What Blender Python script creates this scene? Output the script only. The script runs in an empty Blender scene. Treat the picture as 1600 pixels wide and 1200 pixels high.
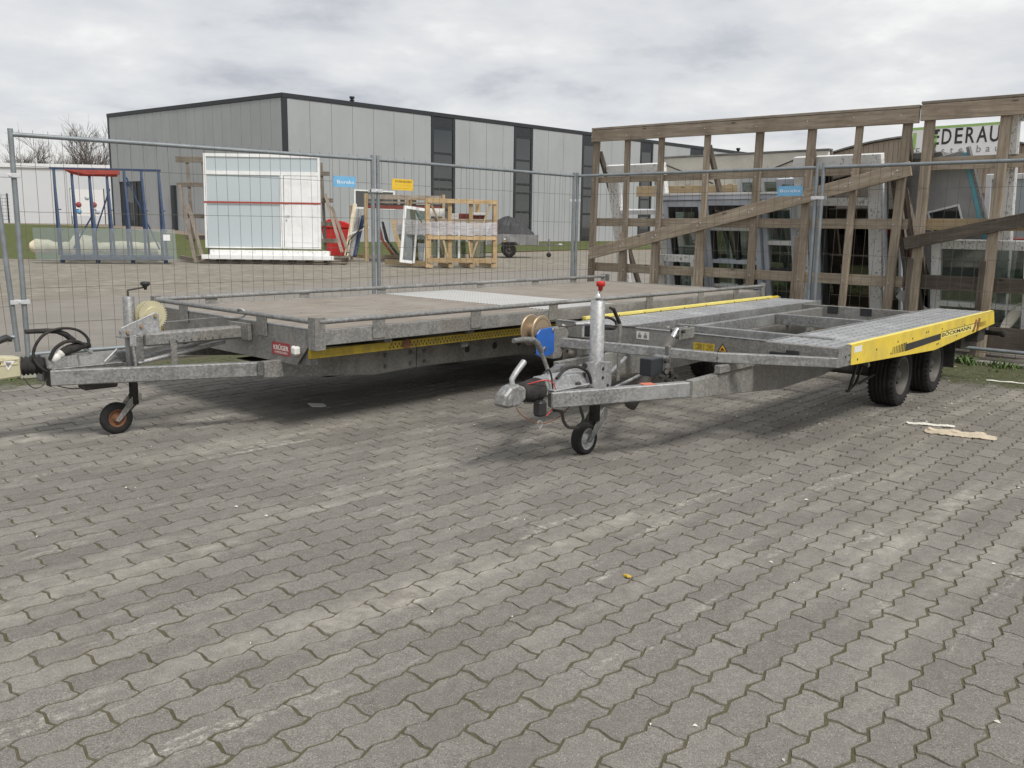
import bpy, math, random
from mathutils import Vector, Matrix
random.seed(7)
S = bpy.context.scene
COL = S.collection
rad = math.radians
# ------------------------------------------------------------------ camera
CAM_H, FPX = 1.2876, 1400.17
th, ro = rad(10.04), rad(0.834)
fw = Vector((0, math.cos(th), -math.sin(th))); up0 = Vector((0, math.sin(th), math.cos(th))); ri0 = Vector((1, 0, 0))
ri = ri0*math.cos(ro) + up0*math.sin(ro); up = -ri0*math.sin(ro) + up0*math.cos(ro)
cd = bpy.data.cameras.new('camera'); cam = bpy.data.objects.new('camera', cd); COL.objects.link(cam)
M = Matrix.Identity(4)
for i in range(3):
    M[i][0] = ri[i]; M[i][1] = up[i]; M[i][2] = -fw[i]
M[2][3] = CAM_H
cam.matrix_world = M
cd.sensor_width = 36; cd.lens = 36*FPX/1600; cd.clip_end = 2000; cd.clip_start = .05
S.camera = cam
# ------------------------------------------------------------------ view, sky, sun
S.view_settings.view_transform = 'Standard'; S.view_settings.look = 'None'
S.view_settings.exposure = 0.52; S.view_settings.gamma = 1; S.view_settings.use_curve_mapping = False
SUN_EL, SUN_AZ = rad(52), rad(142)      # azimuth from +Y towards +X
W = bpy.data.worlds.new('World'); S.world = W; W.use_nodes = True
nt = W.node_tree; nt.nodes.clear()
def N(t, k, **kw):
    n = t.nodes.new(k)
    for a, v in kw.items():
        if a in n.inputs: n.inputs[a].default_value = v
        else: setattr(n, a, v)
    return n
out = N(nt, 'ShaderNodeOutputWorld')
sky = N(nt, 'ShaderNodeTexSky'); sky.sky_type = 'NISHITA'; sky.sun_disc = False
sky.sun_elevation = SUN_EL; sky.sun_rotation = SUN_AZ
bg1 = N(nt, 'ShaderNodeBackground', Strength=.08)
nt.links.new(sky.outputs[0], bg1.inputs[0])
tc = N(nt, 'ShaderNodeTexCoord'); sp = N(nt, 'ShaderNodeSeparateXYZ'); nt.links.new(tc.outputs['Generated'], sp.inputs[0])
def math_(t, op, a, b=None):
    n = t.nodes.new('ShaderNodeMath'); n.operation = op
    for i, v in enumerate((a, b)):
        if v is None: continue
        if isinstance(v, (int, float)): n.inputs[i].default_value = v
        else: t.links.new(v, n.inputs[i])
    return n.outputs[0]
zz = math_(nt, 'ADD', math_(nt, 'ABSOLUTE', sp.outputs[2]), .20)
cx = math_(nt, 'DIVIDE', sp.outputs[0], zz); cy = math_(nt, 'DIVIDE', sp.outputs[1], zz)
cb = N(nt, 'ShaderNodeCombineXYZ'); nt.links.new(cx, cb.inputs[0]); nt.links.new(cy, cb.inputs[1])
n1 = N(nt, 'ShaderNodeTexNoise', Scale=1.5, Detail=9.0, Roughness=.57, Distortion=.08); nt.links.new(cb.outputs[0], n1.inputs[0])
n2 = N(nt, 'ShaderNodeTexNoise', Scale=.35, Detail=3.0, Roughness=.5); nt.links.new(cb.outputs[0], n2.inputs[0])
mixv = math_(nt, 'ADD', math_(nt, 'MULTIPLY', n1.outputs[0], .62), math_(nt, 'MULTIPLY', n2.outputs[0], .38))
cr = N(nt, 'ShaderNodeValToRGB'); nt.links.new(mixv, cr.inputs[0])
e = cr.color_ramp.elements
e[0].position = .40; e[0].color = (.355, .37, .405, 1)
e[1].position = .60; e[1].color = (.66, .665, .655, 1)
m_ = e.new(.47); m_.color = (.485, .495, .515, 1)
m_ = e.new(.55); m_.color = (.57, .575, .58, 1)
# warm pale band low over the horizon, left as in the photograph's clearing
hz = N(nt, 'ShaderNodeMapRange'); hz.inputs[1].default_value = .0; hz.inputs[2].default_value = .10; hz.inputs[3].default_value = .55; hz.inputs[4].default_value = 0
nt.links.new(sp.outputs[2], hz.inputs[0])
mx = N(nt, 'ShaderNodeMixRGB'); mx.inputs[2].default_value = (.74, .70, .62, 1)
nt.links.new(hz.outputs[0], mx.inputs[0]); nt.links.new(cr.outputs[0], mx.inputs[1])
bg2 = N(nt, 'ShaderNodeBackground', Strength=1.0); nt.links.new(mx.outputs[0], bg2.inputs[0])
ms = N(nt, 'ShaderNodeMixShader'); ms.inputs[0].default_value = .95
nt.links.new(bg1.outputs[0], ms.inputs[1]); nt.links.new(bg2.outputs[0], ms.inputs[2]); nt.links.new(ms.outputs[0], out.inputs[0])
sd = bpy.data.lights.new('sun', 'SUN'); sd.energy = 1.8; sd.angle = rad(14); sd.color = (1, .965, .91)
so = bpy.data.objects.new('sun', sd); COL.objects.link(so)
dv = Vector((math.sin(SUN_AZ)*math.cos(SUN_EL), math.cos(SUN_AZ)*math.cos(SUN_EL), math.sin(SUN_EL)))
so.rotation_euler = dv.to_track_quat('Z', 'Y').to_euler(); so.location = (0, 0, 30)
# ------------------------------------------------------------------ materials
MATS = {}
def newmat(name):
    m = bpy.data.materials.new(name); m.use_nodes = True; t = m.node_tree; t.nodes.clear()
    o = N(t, 'ShaderNodeOutputMaterial'); b = N(t, 'ShaderNodeBsdfPrincipled'); t.links.new(b.outputs[0], o.inputs[0])
    MATS[name] = m; return m, t, b
def pos(t, obj=False, scale=(1, 1, 1)):
    g = N(t, 'ShaderNodeTexCoord').outputs['Object'] if obj else N(t, 'ShaderNodeNewGeometry').outputs['Position']
    mp = N(t, 'ShaderNodeMapping'); mp.inputs['Scale'].default_value = scale; t.links.new(g, mp.inputs[0]); return mp.outputs[0]
def ramp(t, src, stops):
    r = N(t, 'ShaderNodeValToRGB'); t.links.new(src, r.inputs[0]); el = r.color_ramp.elements
    el[0].position, el[0].color = stops[0][0], (*stops[0][1], 1); el[1].position, el[1].color = stops[-1][0], (*stops[-1][1], 1)
    for p, c in stops[1:-1]:
        x = el.new(p); x.color = (*c, 1)
    return r.outputs[0]
def noise(t, v, scale, detail=4, rough=.55, dist=0):
    n = N(t, 'ShaderNodeTexNoise', Scale=scale, Detail=detail, Roughness=rough, Distortion=dist); t.links.new(v, n.inputs[0]); return n.outputs[0]
def mix(t, fac, a, b, bt='MIX'):
    n = N(t, 'ShaderNodeMixRGB'); n.blend_type = bt
    for i, v in zip((0, 1, 2), (fac, a, b)):
        if isinstance(v, (int, float)): n.inputs[i].default_value = v
        elif isinstance(v, tuple): n.inputs[i].default_value = (*v, 1)
        else: t.links.new(v, n.inputs[i])
    return n.outputs[0]
def bump(t, b, h, strength=.3, dist=.01):
    n = N(t, 'ShaderNodeBump', Strength=strength, Distance=dist); t.links.new(h, n.inputs['Height']); t.links.new(n.outputs[0], b.inputs['Normal'])
def pbr(name, c1, c2=None, scale=6, rough=.6, metal=0, bumps=0, bscale=60, dirt=None, dscale=3, damt=.5, sv=(1, 1, 1), spec=.5, rr=0):
    m, t, b = newmat(name); v = pos(t, False, sv)
    c2 = c2 or tuple(x*.8 for x in c1)
    col = ramp(t, noise(t, v, scale, 6, .6), [(.3, c1), (.7, c2)])
    if dirt:
        d = ramp(t, noise(t, pos(t), dscale, 8, .65), [(.5-.12*damt, (0, 0, 0)), (.5+.25, (damt,)*3)])
        col = mix(t, d, col, dirt)
    t.links.new(col, b.inputs['Base Color'])
    b.inputs['Roughness'].default_value = rough; b.inputs['Metallic'].default_value = metal
    b.inputs['Specular IOR Level'].default_value = spec
    if rr:
        r = N(t, 'ShaderNodeMapRange'); r.inputs[3].default_value = rough-rr; r.inputs[4].default_value = rough+rr
        t.links.new(noise(t, v, scale*2, 4), r.inputs[0]); t.links.new(r.outputs[0], b.inputs['Roughness'])
    if bumps: bump(t, b, noise(t, v, bscale, 4), bumps, .004)
    return m
def galv(name, a, b_, c, dirt, metal=.55, damt=.5):
    m, t, b = newmat(name); v = pos(t)
    vo = N(t, 'ShaderNodeTexVoronoi', Scale=85.0); t.links.new(v, vo.inputs[0])
    sepc = N(t, 'ShaderNodeSeparateColor'); t.links.new(vo.outputs['Color'], sepc.inputs[0])
    mixn = math_(t, 'ADD', math_(t, 'MULTIPLY', sepc.outputs[0], .35), math_(t, 'MULTIPLY', noise(t, v, 9, 7, .7), .65))
    col = ramp(t, mixn, [(.28, a), (.5, b_), (.72, c)])
    d = ramp(t, noise(t, v, 4.5, 9, .7), [(.45, (0, 0, 0)), (.72, (damt,)*3)])
    col = mix(t, d, col, dirt)
    # darker streaks running down
    st = ramp(t, noise(t, pos(t, False, (22, 22, 1.5)), 1.0, 5, .6), [(.5, (0, 0, 0)), (.75, (.35,)*3)])
    col = mix(t, st, col, tuple(x*.55 for x in a))
    bloom = ramp(t, noise(t, pos(t), 2.1, 6, .6), [(.50, (0, 0, 0)), (.68, (.55,)*3)])
    col = mix(t, bloom, col, tuple(min(.75, x*1.25) for x in c))
    gr = ramp(t, noise(t, pos(t), 16, 8, .75), [(.60, (0, 0, 0)), (.72, (.6,)*3)])
    col = mix(t, gr, col, tuple(x*.5 for x in dirt))
    t.links.new(col, b.inputs['Base Color']); b.inputs['Metallic'].default_value = metal
    r = N(t, 'ShaderNodeMapRange'); r.inputs[3].default_value = .42; r.inputs[4].default_value = .7
    t.links.new(mixn, r.inputs[0]); t.links.new(r.outputs[0], b.inputs['Roughness'])
    bump(t, b, noise(t, v, 120, 3), .12, .002)
    return m
galv('galv', (.20, .20, .197), (.285, .288, .285), (.40, .405, .40), (.17, .155, .13))
galv('galv_track', (.30, .305, .31), (.40, .405, .41), (.52, .525, .53), (.22, .21, .19), .45, .4)
galv('galv_old', (.19, .185, .175), (.27, .265, .25), (.37, .36, .34), (.16, .14, .11), .35, .7)
galv('galv_bright', (.33, .335, .34), (.45, .455, .46), (.58, .585, .59), (.22, .205, .175), .6, .5)
galv('galv_dark', (.13, .13, .125), (.19, .19, .185), (.27, .27, .26), (.10, .09, .075), .35, .6)
pbr('fence_tube', (.24, .27, .29), (.32, .35, .37), 12, .5, .45, dirt=(.18, .17, .15), dscale=10)
pbr('fence_wire', (.10, .09, .075), (.17, .155, .13), 20, .6, .3)
pbr('clamp', (.78, .79, .80), (.66, .67, .69), 30, .35, .4)
pbr('black_rubber', (.018, .018, .019), (.04, .039, .037), 30, .8, 0, .4, 150, dirt=(.09, .08, .065), dscale=14, damt=.45, spec=.3)
pbr('tyre_rubber', (.014, .014, .015), (.028, .027, .027), 12, .85, 0, .6, 90, dirt=(.07, .064, .055), dscale=9, damt=.35, spec=.25)
pbr('black_plastic', (.02, .02, .021), (.035, .035, .036), 20, .5, 0, .1)
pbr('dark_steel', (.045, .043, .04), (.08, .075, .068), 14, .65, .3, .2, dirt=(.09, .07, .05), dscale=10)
pbr('rim_grey', (.085, .082, .076), (.14, .135, .125), 14, .6, .3, .1, dirt=(.13, .11, .085), dscale=12, damt=.7)
pbr('rust', (.15, .065, .03), (.25, .12, .06), 22, .8, .1, .4, 80, dirt=(.09, .05, .035), dscale=14)
pbr('chrome', (.75, .75, .76), (.6, .6, .62), 8, .2, .95)
pbr('zinc_cream', (.62, .57, .38), (.72, .67, .47), 14, .4, .35, .1, dirt=(.30, .27, .18), dscale=14, damt=.5)
pbr('copper_zinc', (.36, .27, .18), (.46, .36, .24), 20, .45, .5, dirt=(.25, .2, .15), dscale=20)
pbr('yellow_paint', (.80, .60, .06), (.70, .51, .05), 5, .5, 0, .08, 40, dirt=(.40, .33, .13), dscale=7, damt=.6)
pbr('yellow_faded', (.86, .74, .22), (.78, .66, .16), 6, .5, 0, .05, 40, dirt=(.45, .38, .18), dscale=8, damt=.35)
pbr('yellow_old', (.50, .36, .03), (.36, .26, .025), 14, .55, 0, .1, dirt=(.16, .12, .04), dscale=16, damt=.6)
pbr('blue_paint', (.02, .11, .42), (.03, .14, .50), 12, .35, 0, dirt=(.05, .08, .16), dscale=22, damt=.4)
pbr('blue_frame', (.018, .045, .11), (.03, .07, .16), 9, .55, 0, .1, dirt=(.09, .08, .075), dscale=5, damt=.5)
pbr('red_plastic', (.62, .03, .025), (.48, .02, .02), 12, .4)
pbr('red_bin', (.42, .02, .02), (.55, .035, .03), 4, .45)
pbr('red_fabric', (.40, .075, .05), (.30, .05, .04), 8, .75)
pbr('red_print', (.30, .045, .05), (.38, .08, .08), 40, .55)
pbr('brown_red', (.16, .035, .025), (.22, .05, .035), 10, .5)
pbr('white_plastic', (.72, .71, .66), (.80, .79, .75), 14, .45, 0, dirt=(.45, .42, .36), dscale=16, damt=.4)
pbr('white_pvc', (.85, .86, .86), (.78, .79, .79), 5, .35, 0, dirt=(.50, .49, .44), dscale=3, damt=.35)
pbr('cream_panel', (.62, .60, .52), (.70, .68, .60), 3, .55, 0, dirt=(.40, .37, .30), dscale=2.5, damt=.5)
pbr('pvc_blue_grey', (.52, .56, .63), (.60, .64, .70), 5, .4, 0, dirt=(.30, .31, .33), dscale=4, damt=.4)
pbr('grey_panel', (.30, .305, .31), (.36, .365, .37), 4, .5, 0, dirt=(.22, .21, .20), dscale=3, damt=.5)
pbr('anthracite', (.022, .026, .030), (.032, .037, .042), 4, .45, .1)
pbr('black_frame', (.012, .012, .013), (.022, .022, .024), 6, .45)
pbr('teal_foil', (.12, .38, .46), (.18, .46, .54), 10, .4)
pbr('blue_sign', (.16, .42, .68), (.20, .47, .72), 9, .5)
pbr('yellow_sign', (.78, .50, .04), (.84, .56, .06), 9, .5)
pbr('white_print', (.85, .85, .85), (.8, .8, .8), 9, .5)
pbr('black_print', (.02, .02, .022), (.03, .03, .03), 9, .5)
pbr('grey_print', (.20, .20, .21), (.24, .24, .25), 9, .5)
pbr('green_print', (.30, .50, .15), (.35, .55, .18), 9, .5)
pbr('orange_print', (.75, .36, .03), (.8, .42, .05), 9, .5)
pbr('sticker_yellow', (.72, .52, .05), (.62, .44, .05), 60, .5, dirt=(.3, .22, .05), dscale=60, damt=.6)
pbr('sticker_pink', (.50, .15, .14), (.42, .10, .1), 40, .6, dirt=(.45, .40, .36), dscale=30, damt=.6)
pbr('red_spray', (.75, .16, .09), (.65, .2, .13), 40, .6, dirt=(.4, .35, .32), dscale=25, damt=.6)
pbr('tarp', (.02, .02, .022), (.045, .045, .048), 6, .6, 0, .5, 12)
pbr('concrete', (.30, .29, .26), (.38, .37, .33), 6, .85, 0, .3, 40, dirt=(.14, .15, .07), dscale=5, damt=.7)
pbr('foam_cream', (.72, .62, .44), (.85, .78, .62), 5, .8, 0, .3, 10, dirt=(.42, .30, .18), dscale=4, damt=.5)
pbr('cardboard', (.50, .42, .31), (.66, .58, .46), 18, .9, 0, .5, 40, dirt=(.33, .25, .17), dscale=9, damt=.5)
pbr('debris_white', (.70, .68, .60), (.8, .78, .7), 30, .8)
pbr('roof_trim', (.028, .032, .037), (.038, .042, .048), 3, .5, .2)
pbr('cladding', (.36, .375, .39), (.40, .415, .43), .6, .55, .05, dirt=(.31, .32, .33), dscale=.4, damt=.5, sv=(1, 1, .15))
pbr('cladding_left', (.36, .375, .39), (.40, .415, .43), .6, .55, .05, dirt=(.31, .32, .33), dscale=.4, damt=.5, sv=(1, 1, .15))
pbr('far_white', (.60, .62, .64), (.66, .68, .70), .1, .6)
pbr('shed_wood', (.27, .22, .17), (.36, .30, .24), 3, .8, 0, .3, sv=(4, 4, .4))
pbr('bark', (.075, .062, .05), (.11, .09, .075), 9, .9)
pbr('stretch_film', (.75, .75, .78), (.85, .85, .88), 9, .25)
def wood(name, a, b_, c, dark):
    m, t, b = newmat(name); v = pos(t, True, (1.2, 16, 16))
    n = noise(t, v, 2.2, 8, .65, .8)
    col = ramp(t, n, [(.3, a), (.5, b_), (.72, c)])
    n2 = noise(t, pos(t), 3.2, 8, .65)
    col = mix(t, ramp(t, n2, [(.48, (0, 0, 0)), (.75, (.7,)*3)]), col, dark)
    kn = N(t, 'ShaderNodeTexVoronoi', Scale=2.6); t.links.new(pos(t, True, (1, 3, 3)), kn.inputs[0])
    col = mix(t, ramp(t, kn.outputs['Distance'], [(.05, (.8,)*3), (.12, (0, 0, 0))]), col, tuple(x*.35 for x in a))
    oi = N(t, 'ShaderNodeObjectInfo'); rr = N(t, 'ShaderNodeMapRange'); rr.inputs[3].default_value = .70; rr.inputs[4].default_value = 1.22
    t.links.new(oi.outputs['Random'], rr.inputs[0])
    hs = N(t, 'ShaderNodeHueSaturation'); t.links.new(rr.outputs[0], hs.inputs['Value']); t.links.new(col, hs.inputs['Color'])
    t.links.new(hs.outputs[0], b.inputs['Base Color']); b.inputs['Roughness'].default_value = .82; b.inputs['Specular IOR Level'].default_value = .25
    bump(t, b, n, .5, .004)
    return m
wood('wood_old', (.22, .176, .132), (.335, .275, .21), (.465, .395, .315), (.18, .14, .10))
wood('wood_dark', (.085, .070, .056), (.13, .108, .088), (.19, .165, .138), (.065, .053, .042))
wood('wood_grey', (.19, .16, .13), (.29, .25, .205), (.39, .345, .29), (.14, .11, .085))
wood('wood_new', (.36, .25, .13), (.48, .35, .20), (.58, .45, .29), (.30, .20, .10))
wood('wood_tan', (.34, .25, .14), (.44, .34, .21), (.52, .42, .28), (.28, .19, .10))
# plywood deck
m, t, b = newmat('deck_ply'); v = pos(t, True, (1, 6, 1))
col = ramp(t, noise(t, v, 3, 8, .65), [(.3, (.19, .162, .132)), (.5, (.26, .225, .188)), (.72, (.34, .30, .255))])
col = mix(t, ramp(t, noise(t, pos(t), 2.2, 6, .6), [(.45, (0, 0, 0)), (.7, (.65,)*3)]), col, (.32, .30, .265))
col = mix(t, ramp(t, noise(t, pos(t), 7, 8, .7), [(.58, (0, 0, 0)), (.70, (.5,)*3)]), col, (.12, .105, .085))
vv = N(t, 'ShaderNodeTexVoronoi', Scale=160.0); t.links.new(pos(t), vv.inputs[0])
t.links.new(col, b.inputs['Base Color']); b.inputs['Roughness'].default_value = .8; b.inputs['Specular IOR Level'].default_value = .3; bump(t, b, vv.outputs['Distance'], .25, .002)
# tread plate
m, t, b = newmat('tread_plate'); v = pos(t, True)
mp = N(t, 'ShaderNodeMapping'); mp.inputs['Rotation'].default_value = (0, 0, rad(45)); t.links.new(v, mp.inputs[0])
br = N(t, 'ShaderNodeTexBrick', Scale=10.0); br.inputs['Mortar Size'].default_value = .05; t.links.new(mp.outputs[0], br.inputs[0])
col = ramp(t, noise(t, pos(t), 5, 7, .65), [(.3, (.36, .355, .33)), (.7, (.50, .49, .46))])
col = mix(t, br.outputs['Fac'], col, (.70, .69, .66))
t.links.new(col, b.inputs['Base Color']); b.inputs['Metallic'].default_value = .3; b.inputs['Roughness'].default_value = .42; bump(t, b, br.outputs['Fac'], .6, .004)
# printed protective foil on white frames (rows of small dark print)
def foil(name, base):
    m, t, b = newmat(name); v = pos(t, False, (1, 1, 1))
    n = noise(t, pos(t, False, (38, 38, 24)), 1.0, 3, .75, .6); n2 = noise(t, pos(t), 6, 5)
    k = ramp(t, n, [(.56, (0, 0, 0)), (.60, (1, 1, 1))])
    k2 = ramp(t, n2, [(.40, (0, 0, 0)), (.55, (.75,)*3)])
    mk = mix(t, 1.0, k, k2, 'MULTIPLY')
    col = mix(t, mk, base, (.12, .12, .125))
    t.links.new(col, b.inputs['Base Color']); b.inputs['Roughness'].default_value = .4
foil('foil_white', (.84, .84, .82))
# glass: real panes
def glass(name, tint, mixf, rough=.03):
    m = bpy.data.materials.new(name); m.use_nodes = True; t = m.node_tree; t.nodes.clear(); MATS[name] = m
    o = N(t, 'ShaderNodeOutputMaterial'); tr = N(t, 'ShaderNodeBsdfTransparent'); tr.inputs[0].default_value = (*tint, 1)
    gl = N(t, 'ShaderNodeBsdfGlossy'); gl.inputs['Roughness'].default_value = rough
    lw = N(t, 'ShaderNodeLayerWeight'); lw.inputs[0].default_value = .35
    f = math_(t, 'ADD', math_(t, 'MULTIPLY', lw.outputs['Fresnel'], .8), mixf)
    mm = N(t, 'ShaderNodeMixShader'); t.links.new(f, mm.inputs[0]); t.links.new(tr.outputs[0], mm.inputs[1]); t.links.new(gl.outputs[0], mm.inputs[2])
    t.links.new(mm.outputs[0], o.inputs[0])
glass('glass_clear', (.88, .93, .91), .16)
glass('glass_green', (.55, .64, .60), .24)
glass('glass_dark', (.10, .13, .13), .22)
# facade glass: opaque dark room behind a reflecting pane
m, t, b = newmat('glass_facade'); b.inputs['Base Color'].default_value = (.03, .036, .04, 1); b.inputs['Roughness'].default_value = .03; b.inputs['IOR'].default_value = 1.75
m, t, b = newmat('glass_sky'); b.inputs['Base Color'].default_value = (.46, .52, .54, 1); b.inputs['Roughness'].default_value = .08; b.inputs['IOR'].default_value = 1.9
# film
m = bpy.data.materials.new('film'); m.use_nodes = True; t = m.node_tree; t.nodes.clear(); MATS['film'] = m
o = N(t, 'ShaderNodeOutputMaterial'); tr = N(t, 'ShaderNodeBsdfTransparent'); pb = N(t, 'ShaderNodeBsdfPrincipled'); pb.inputs['Base Color'].default_value = (.62, .60, .63, 1); pb.inputs['Roughness'].default_value = .3
mm = N(t, 'ShaderNodeMixShader'); nn = noise(t, pos(t, False, (2, 2, 14)), 1.5, 6, .7)
t.links.new(ramp(t, nn, [(.35, (.40,)*3), (.65, (.85,)*3)]), mm.inputs[0]); t.links.new(tr.outputs[0], mm.inputs[1]); t.links.new(pb.outputs[0], mm.inputs[2]); t.links.new(mm.outputs[0], o.inputs[0])
# paving stone
m, t, b = newmat('paving'); P_ = pos(t)
at = N(t, 'ShaderNodeAttribute'); at.attribute_name = 'rnd'; oi = N(t, 'ShaderNodeObjectInfo')
rnd = math_(t, 'FRACT', math_(t, 'ADD', at.outputs['Fac'], oi.outputs['Random']))
base = ramp(t, rnd, [(0, (.176, .162, .143)), (.5, (.200, .186, .165)), (1, (.226, .211, .188))])
fine = noise(t, P_, 260, 3, .7); med = noise(t, P_, 28, 6, .65)
base = mix(t, .85, base, ramp(t, fine, [(.3, (.42,)*3), (.7, (1.6,)*3)]), 'MULTIPLY')
base = mix(t, .6, base, ramp(t, noise(t, P_, 110, 4, .7), [(.3, (.65,)*3), (.7, (1.35,)*3)]), 'MULTIPLY')
base = mix(t, .5, base, ramp(t, med, [(.3, (.72,)*3), (.7, (1.28,)*3)]), 'MULTIPLY')
# pale lime bloom in long bands along the lanes of wheels, and darker damp patches
mpr = N(t, 'ShaderNodeMapping'); mpr.inputs['Rotation'].default_value = (0, 0, rad(-47)); t.links.new(P_, mpr.inputs[0])
mpb = N(t, 'ShaderNodeMapping'); mpb.inputs['Scale'].default_value = (.28, 1.9, 1); t.links.new(mpr.outputs[0], mpb.inputs[0])
bl = mix(t, 1.0, ramp(t, noise(t, mpb.outputs[0], 1.3, 6, .6), [(.50, (0, 0, 0)), (.66, (1,)*3)]), ramp(t, noise(t, P_, 9, 7, .75), [(.36, (0, 0, 0)), (.66, (.85,)*3)]), 'MULTIPLY')
base = mix(t, bl, base, (.44, .41, .355))
scf = mix(t, 1.0, ramp(t, noise(t, mpb.outputs[0], 3.1, 8, .7, .4), [(.57, (0, 0, 0)), (.66, (1,)*3)]), ramp(t, noise(t, P_, 34, 6, .8), [(.46, (0, 0, 0)), (.60, (1,)*3)]), 'MULTIPLY')
base = mix(t, scf, base, (.52, .49, .43))
grn = ramp(t, noise(t, P_, 1.9, 6, .6), [(.55, (0, 0, 0)), (.72, (.35,)*3)])
base = mix(t, grn, base, (.155, .155, .14))
dk = ramp(t, noise(t, P_, .8, 5, .6), [(.50, (0, 0, 0)), (.72, (.45,)*3)])
base = mix(t, dk, base, (.14, .132, .115))
spk = N(t, 'ShaderNodeTexVoronoi', Scale=95.0); t.links.new(P_, spk.inputs[0])
base = mix(t, ramp(t, spk.outputs['Distance'], [(.08, (.85,)*3), (.15, (0, 0, 0))]), base, (.55, .53, .48))
# moss near the fence foot
mg = N(t, 'ShaderNodeSeparateXYZ'); t.links.new(P_, mg.inputs[0])
d1 = math_(t, 'SUBTRACT', math_(t, 'ADD', mg.outputs[0], math_(t, 'MULTIPLY', mg.outputs[1], 1.03)), 13.63-2.6)    # right fence line
d2 = math_(t, 'SUBTRACT', math_(t, 'SUBTRACT', mg.outputs[1], mg.outputs[0]), 11.5-1.6)
dm = math_(t, 'MAXIMUM', d1, d2)
mr = N(t, 'ShaderNodeMapRange'); mr.inputs[1].default_value = 0; mr.inputs[2].default_value = 1.6; mr.inputs[3].default_value = -.22; mr.inputs[4].default_value = .50; t.links.new(dm, mr.inputs[0])
mo = math_(t, 'ADD', noise(t, P_, 4.5, 8, .75), mr.outputs[0])
base = mix(t, ramp(t, mo, [(.54, (0, 0, 0)), (.74, (.9,)*3)]), base, ramp(t, noise(t, P_, 30, 4), [(.3, (.040, .052, .018)), (.7, (.105, .11, .045))]))
t.links.new(base, b.inputs['Base Color']); b.inputs['Roughness'].default_value = .88; b.inputs['Specular IOR Level'].default_value = .25
hh = math_(t, 'ADD', math_(t, 'MULTIPLY', fine, .6), med); bump(t, b, hh, .45, .004)
pbr('joint', (.105, .092, .060), (.150, .132, .088), 40, .95, 0, .6, 150, dirt=(.06, .068, .025), dscale=3, damt=.8, spec=.1)
pbr('asphalt', (.225, .205, .180), (.275, .255, .225), 2.5, .9, 0, .3, 120, dirt=(.20, .185, .16), dscale=.7, damt=.6, spec=.2)
pbr('gravel', (.18, .163, .132), (.35, .322, .27), 3.4, .95, 0, .8, 14, dirt=(.19, .175, .14), dscale=.55, damt=.8, spec=.1)
pbr('grass', (.06, .085, .025), (.13, .14, .055), 3, .9, 0, .9, 20, dirt=(.13, .125, .05), dscale=.8, damt=.6, spec=.1)
pbr('soil', (.20, .155, .115), (.26, .21, .16), .3, .95, 0, .3)
pbr('lane', (.36, .34, .27), (.42, .40, .32), .4, .9)
pbr('moss', (.06, .08, .02), (.12, .13, .045), 30, .95, 0, .8, 60)
pbr('weed', (.07, .13, .03), (.13, .19, .05), 20, .8)
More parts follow.
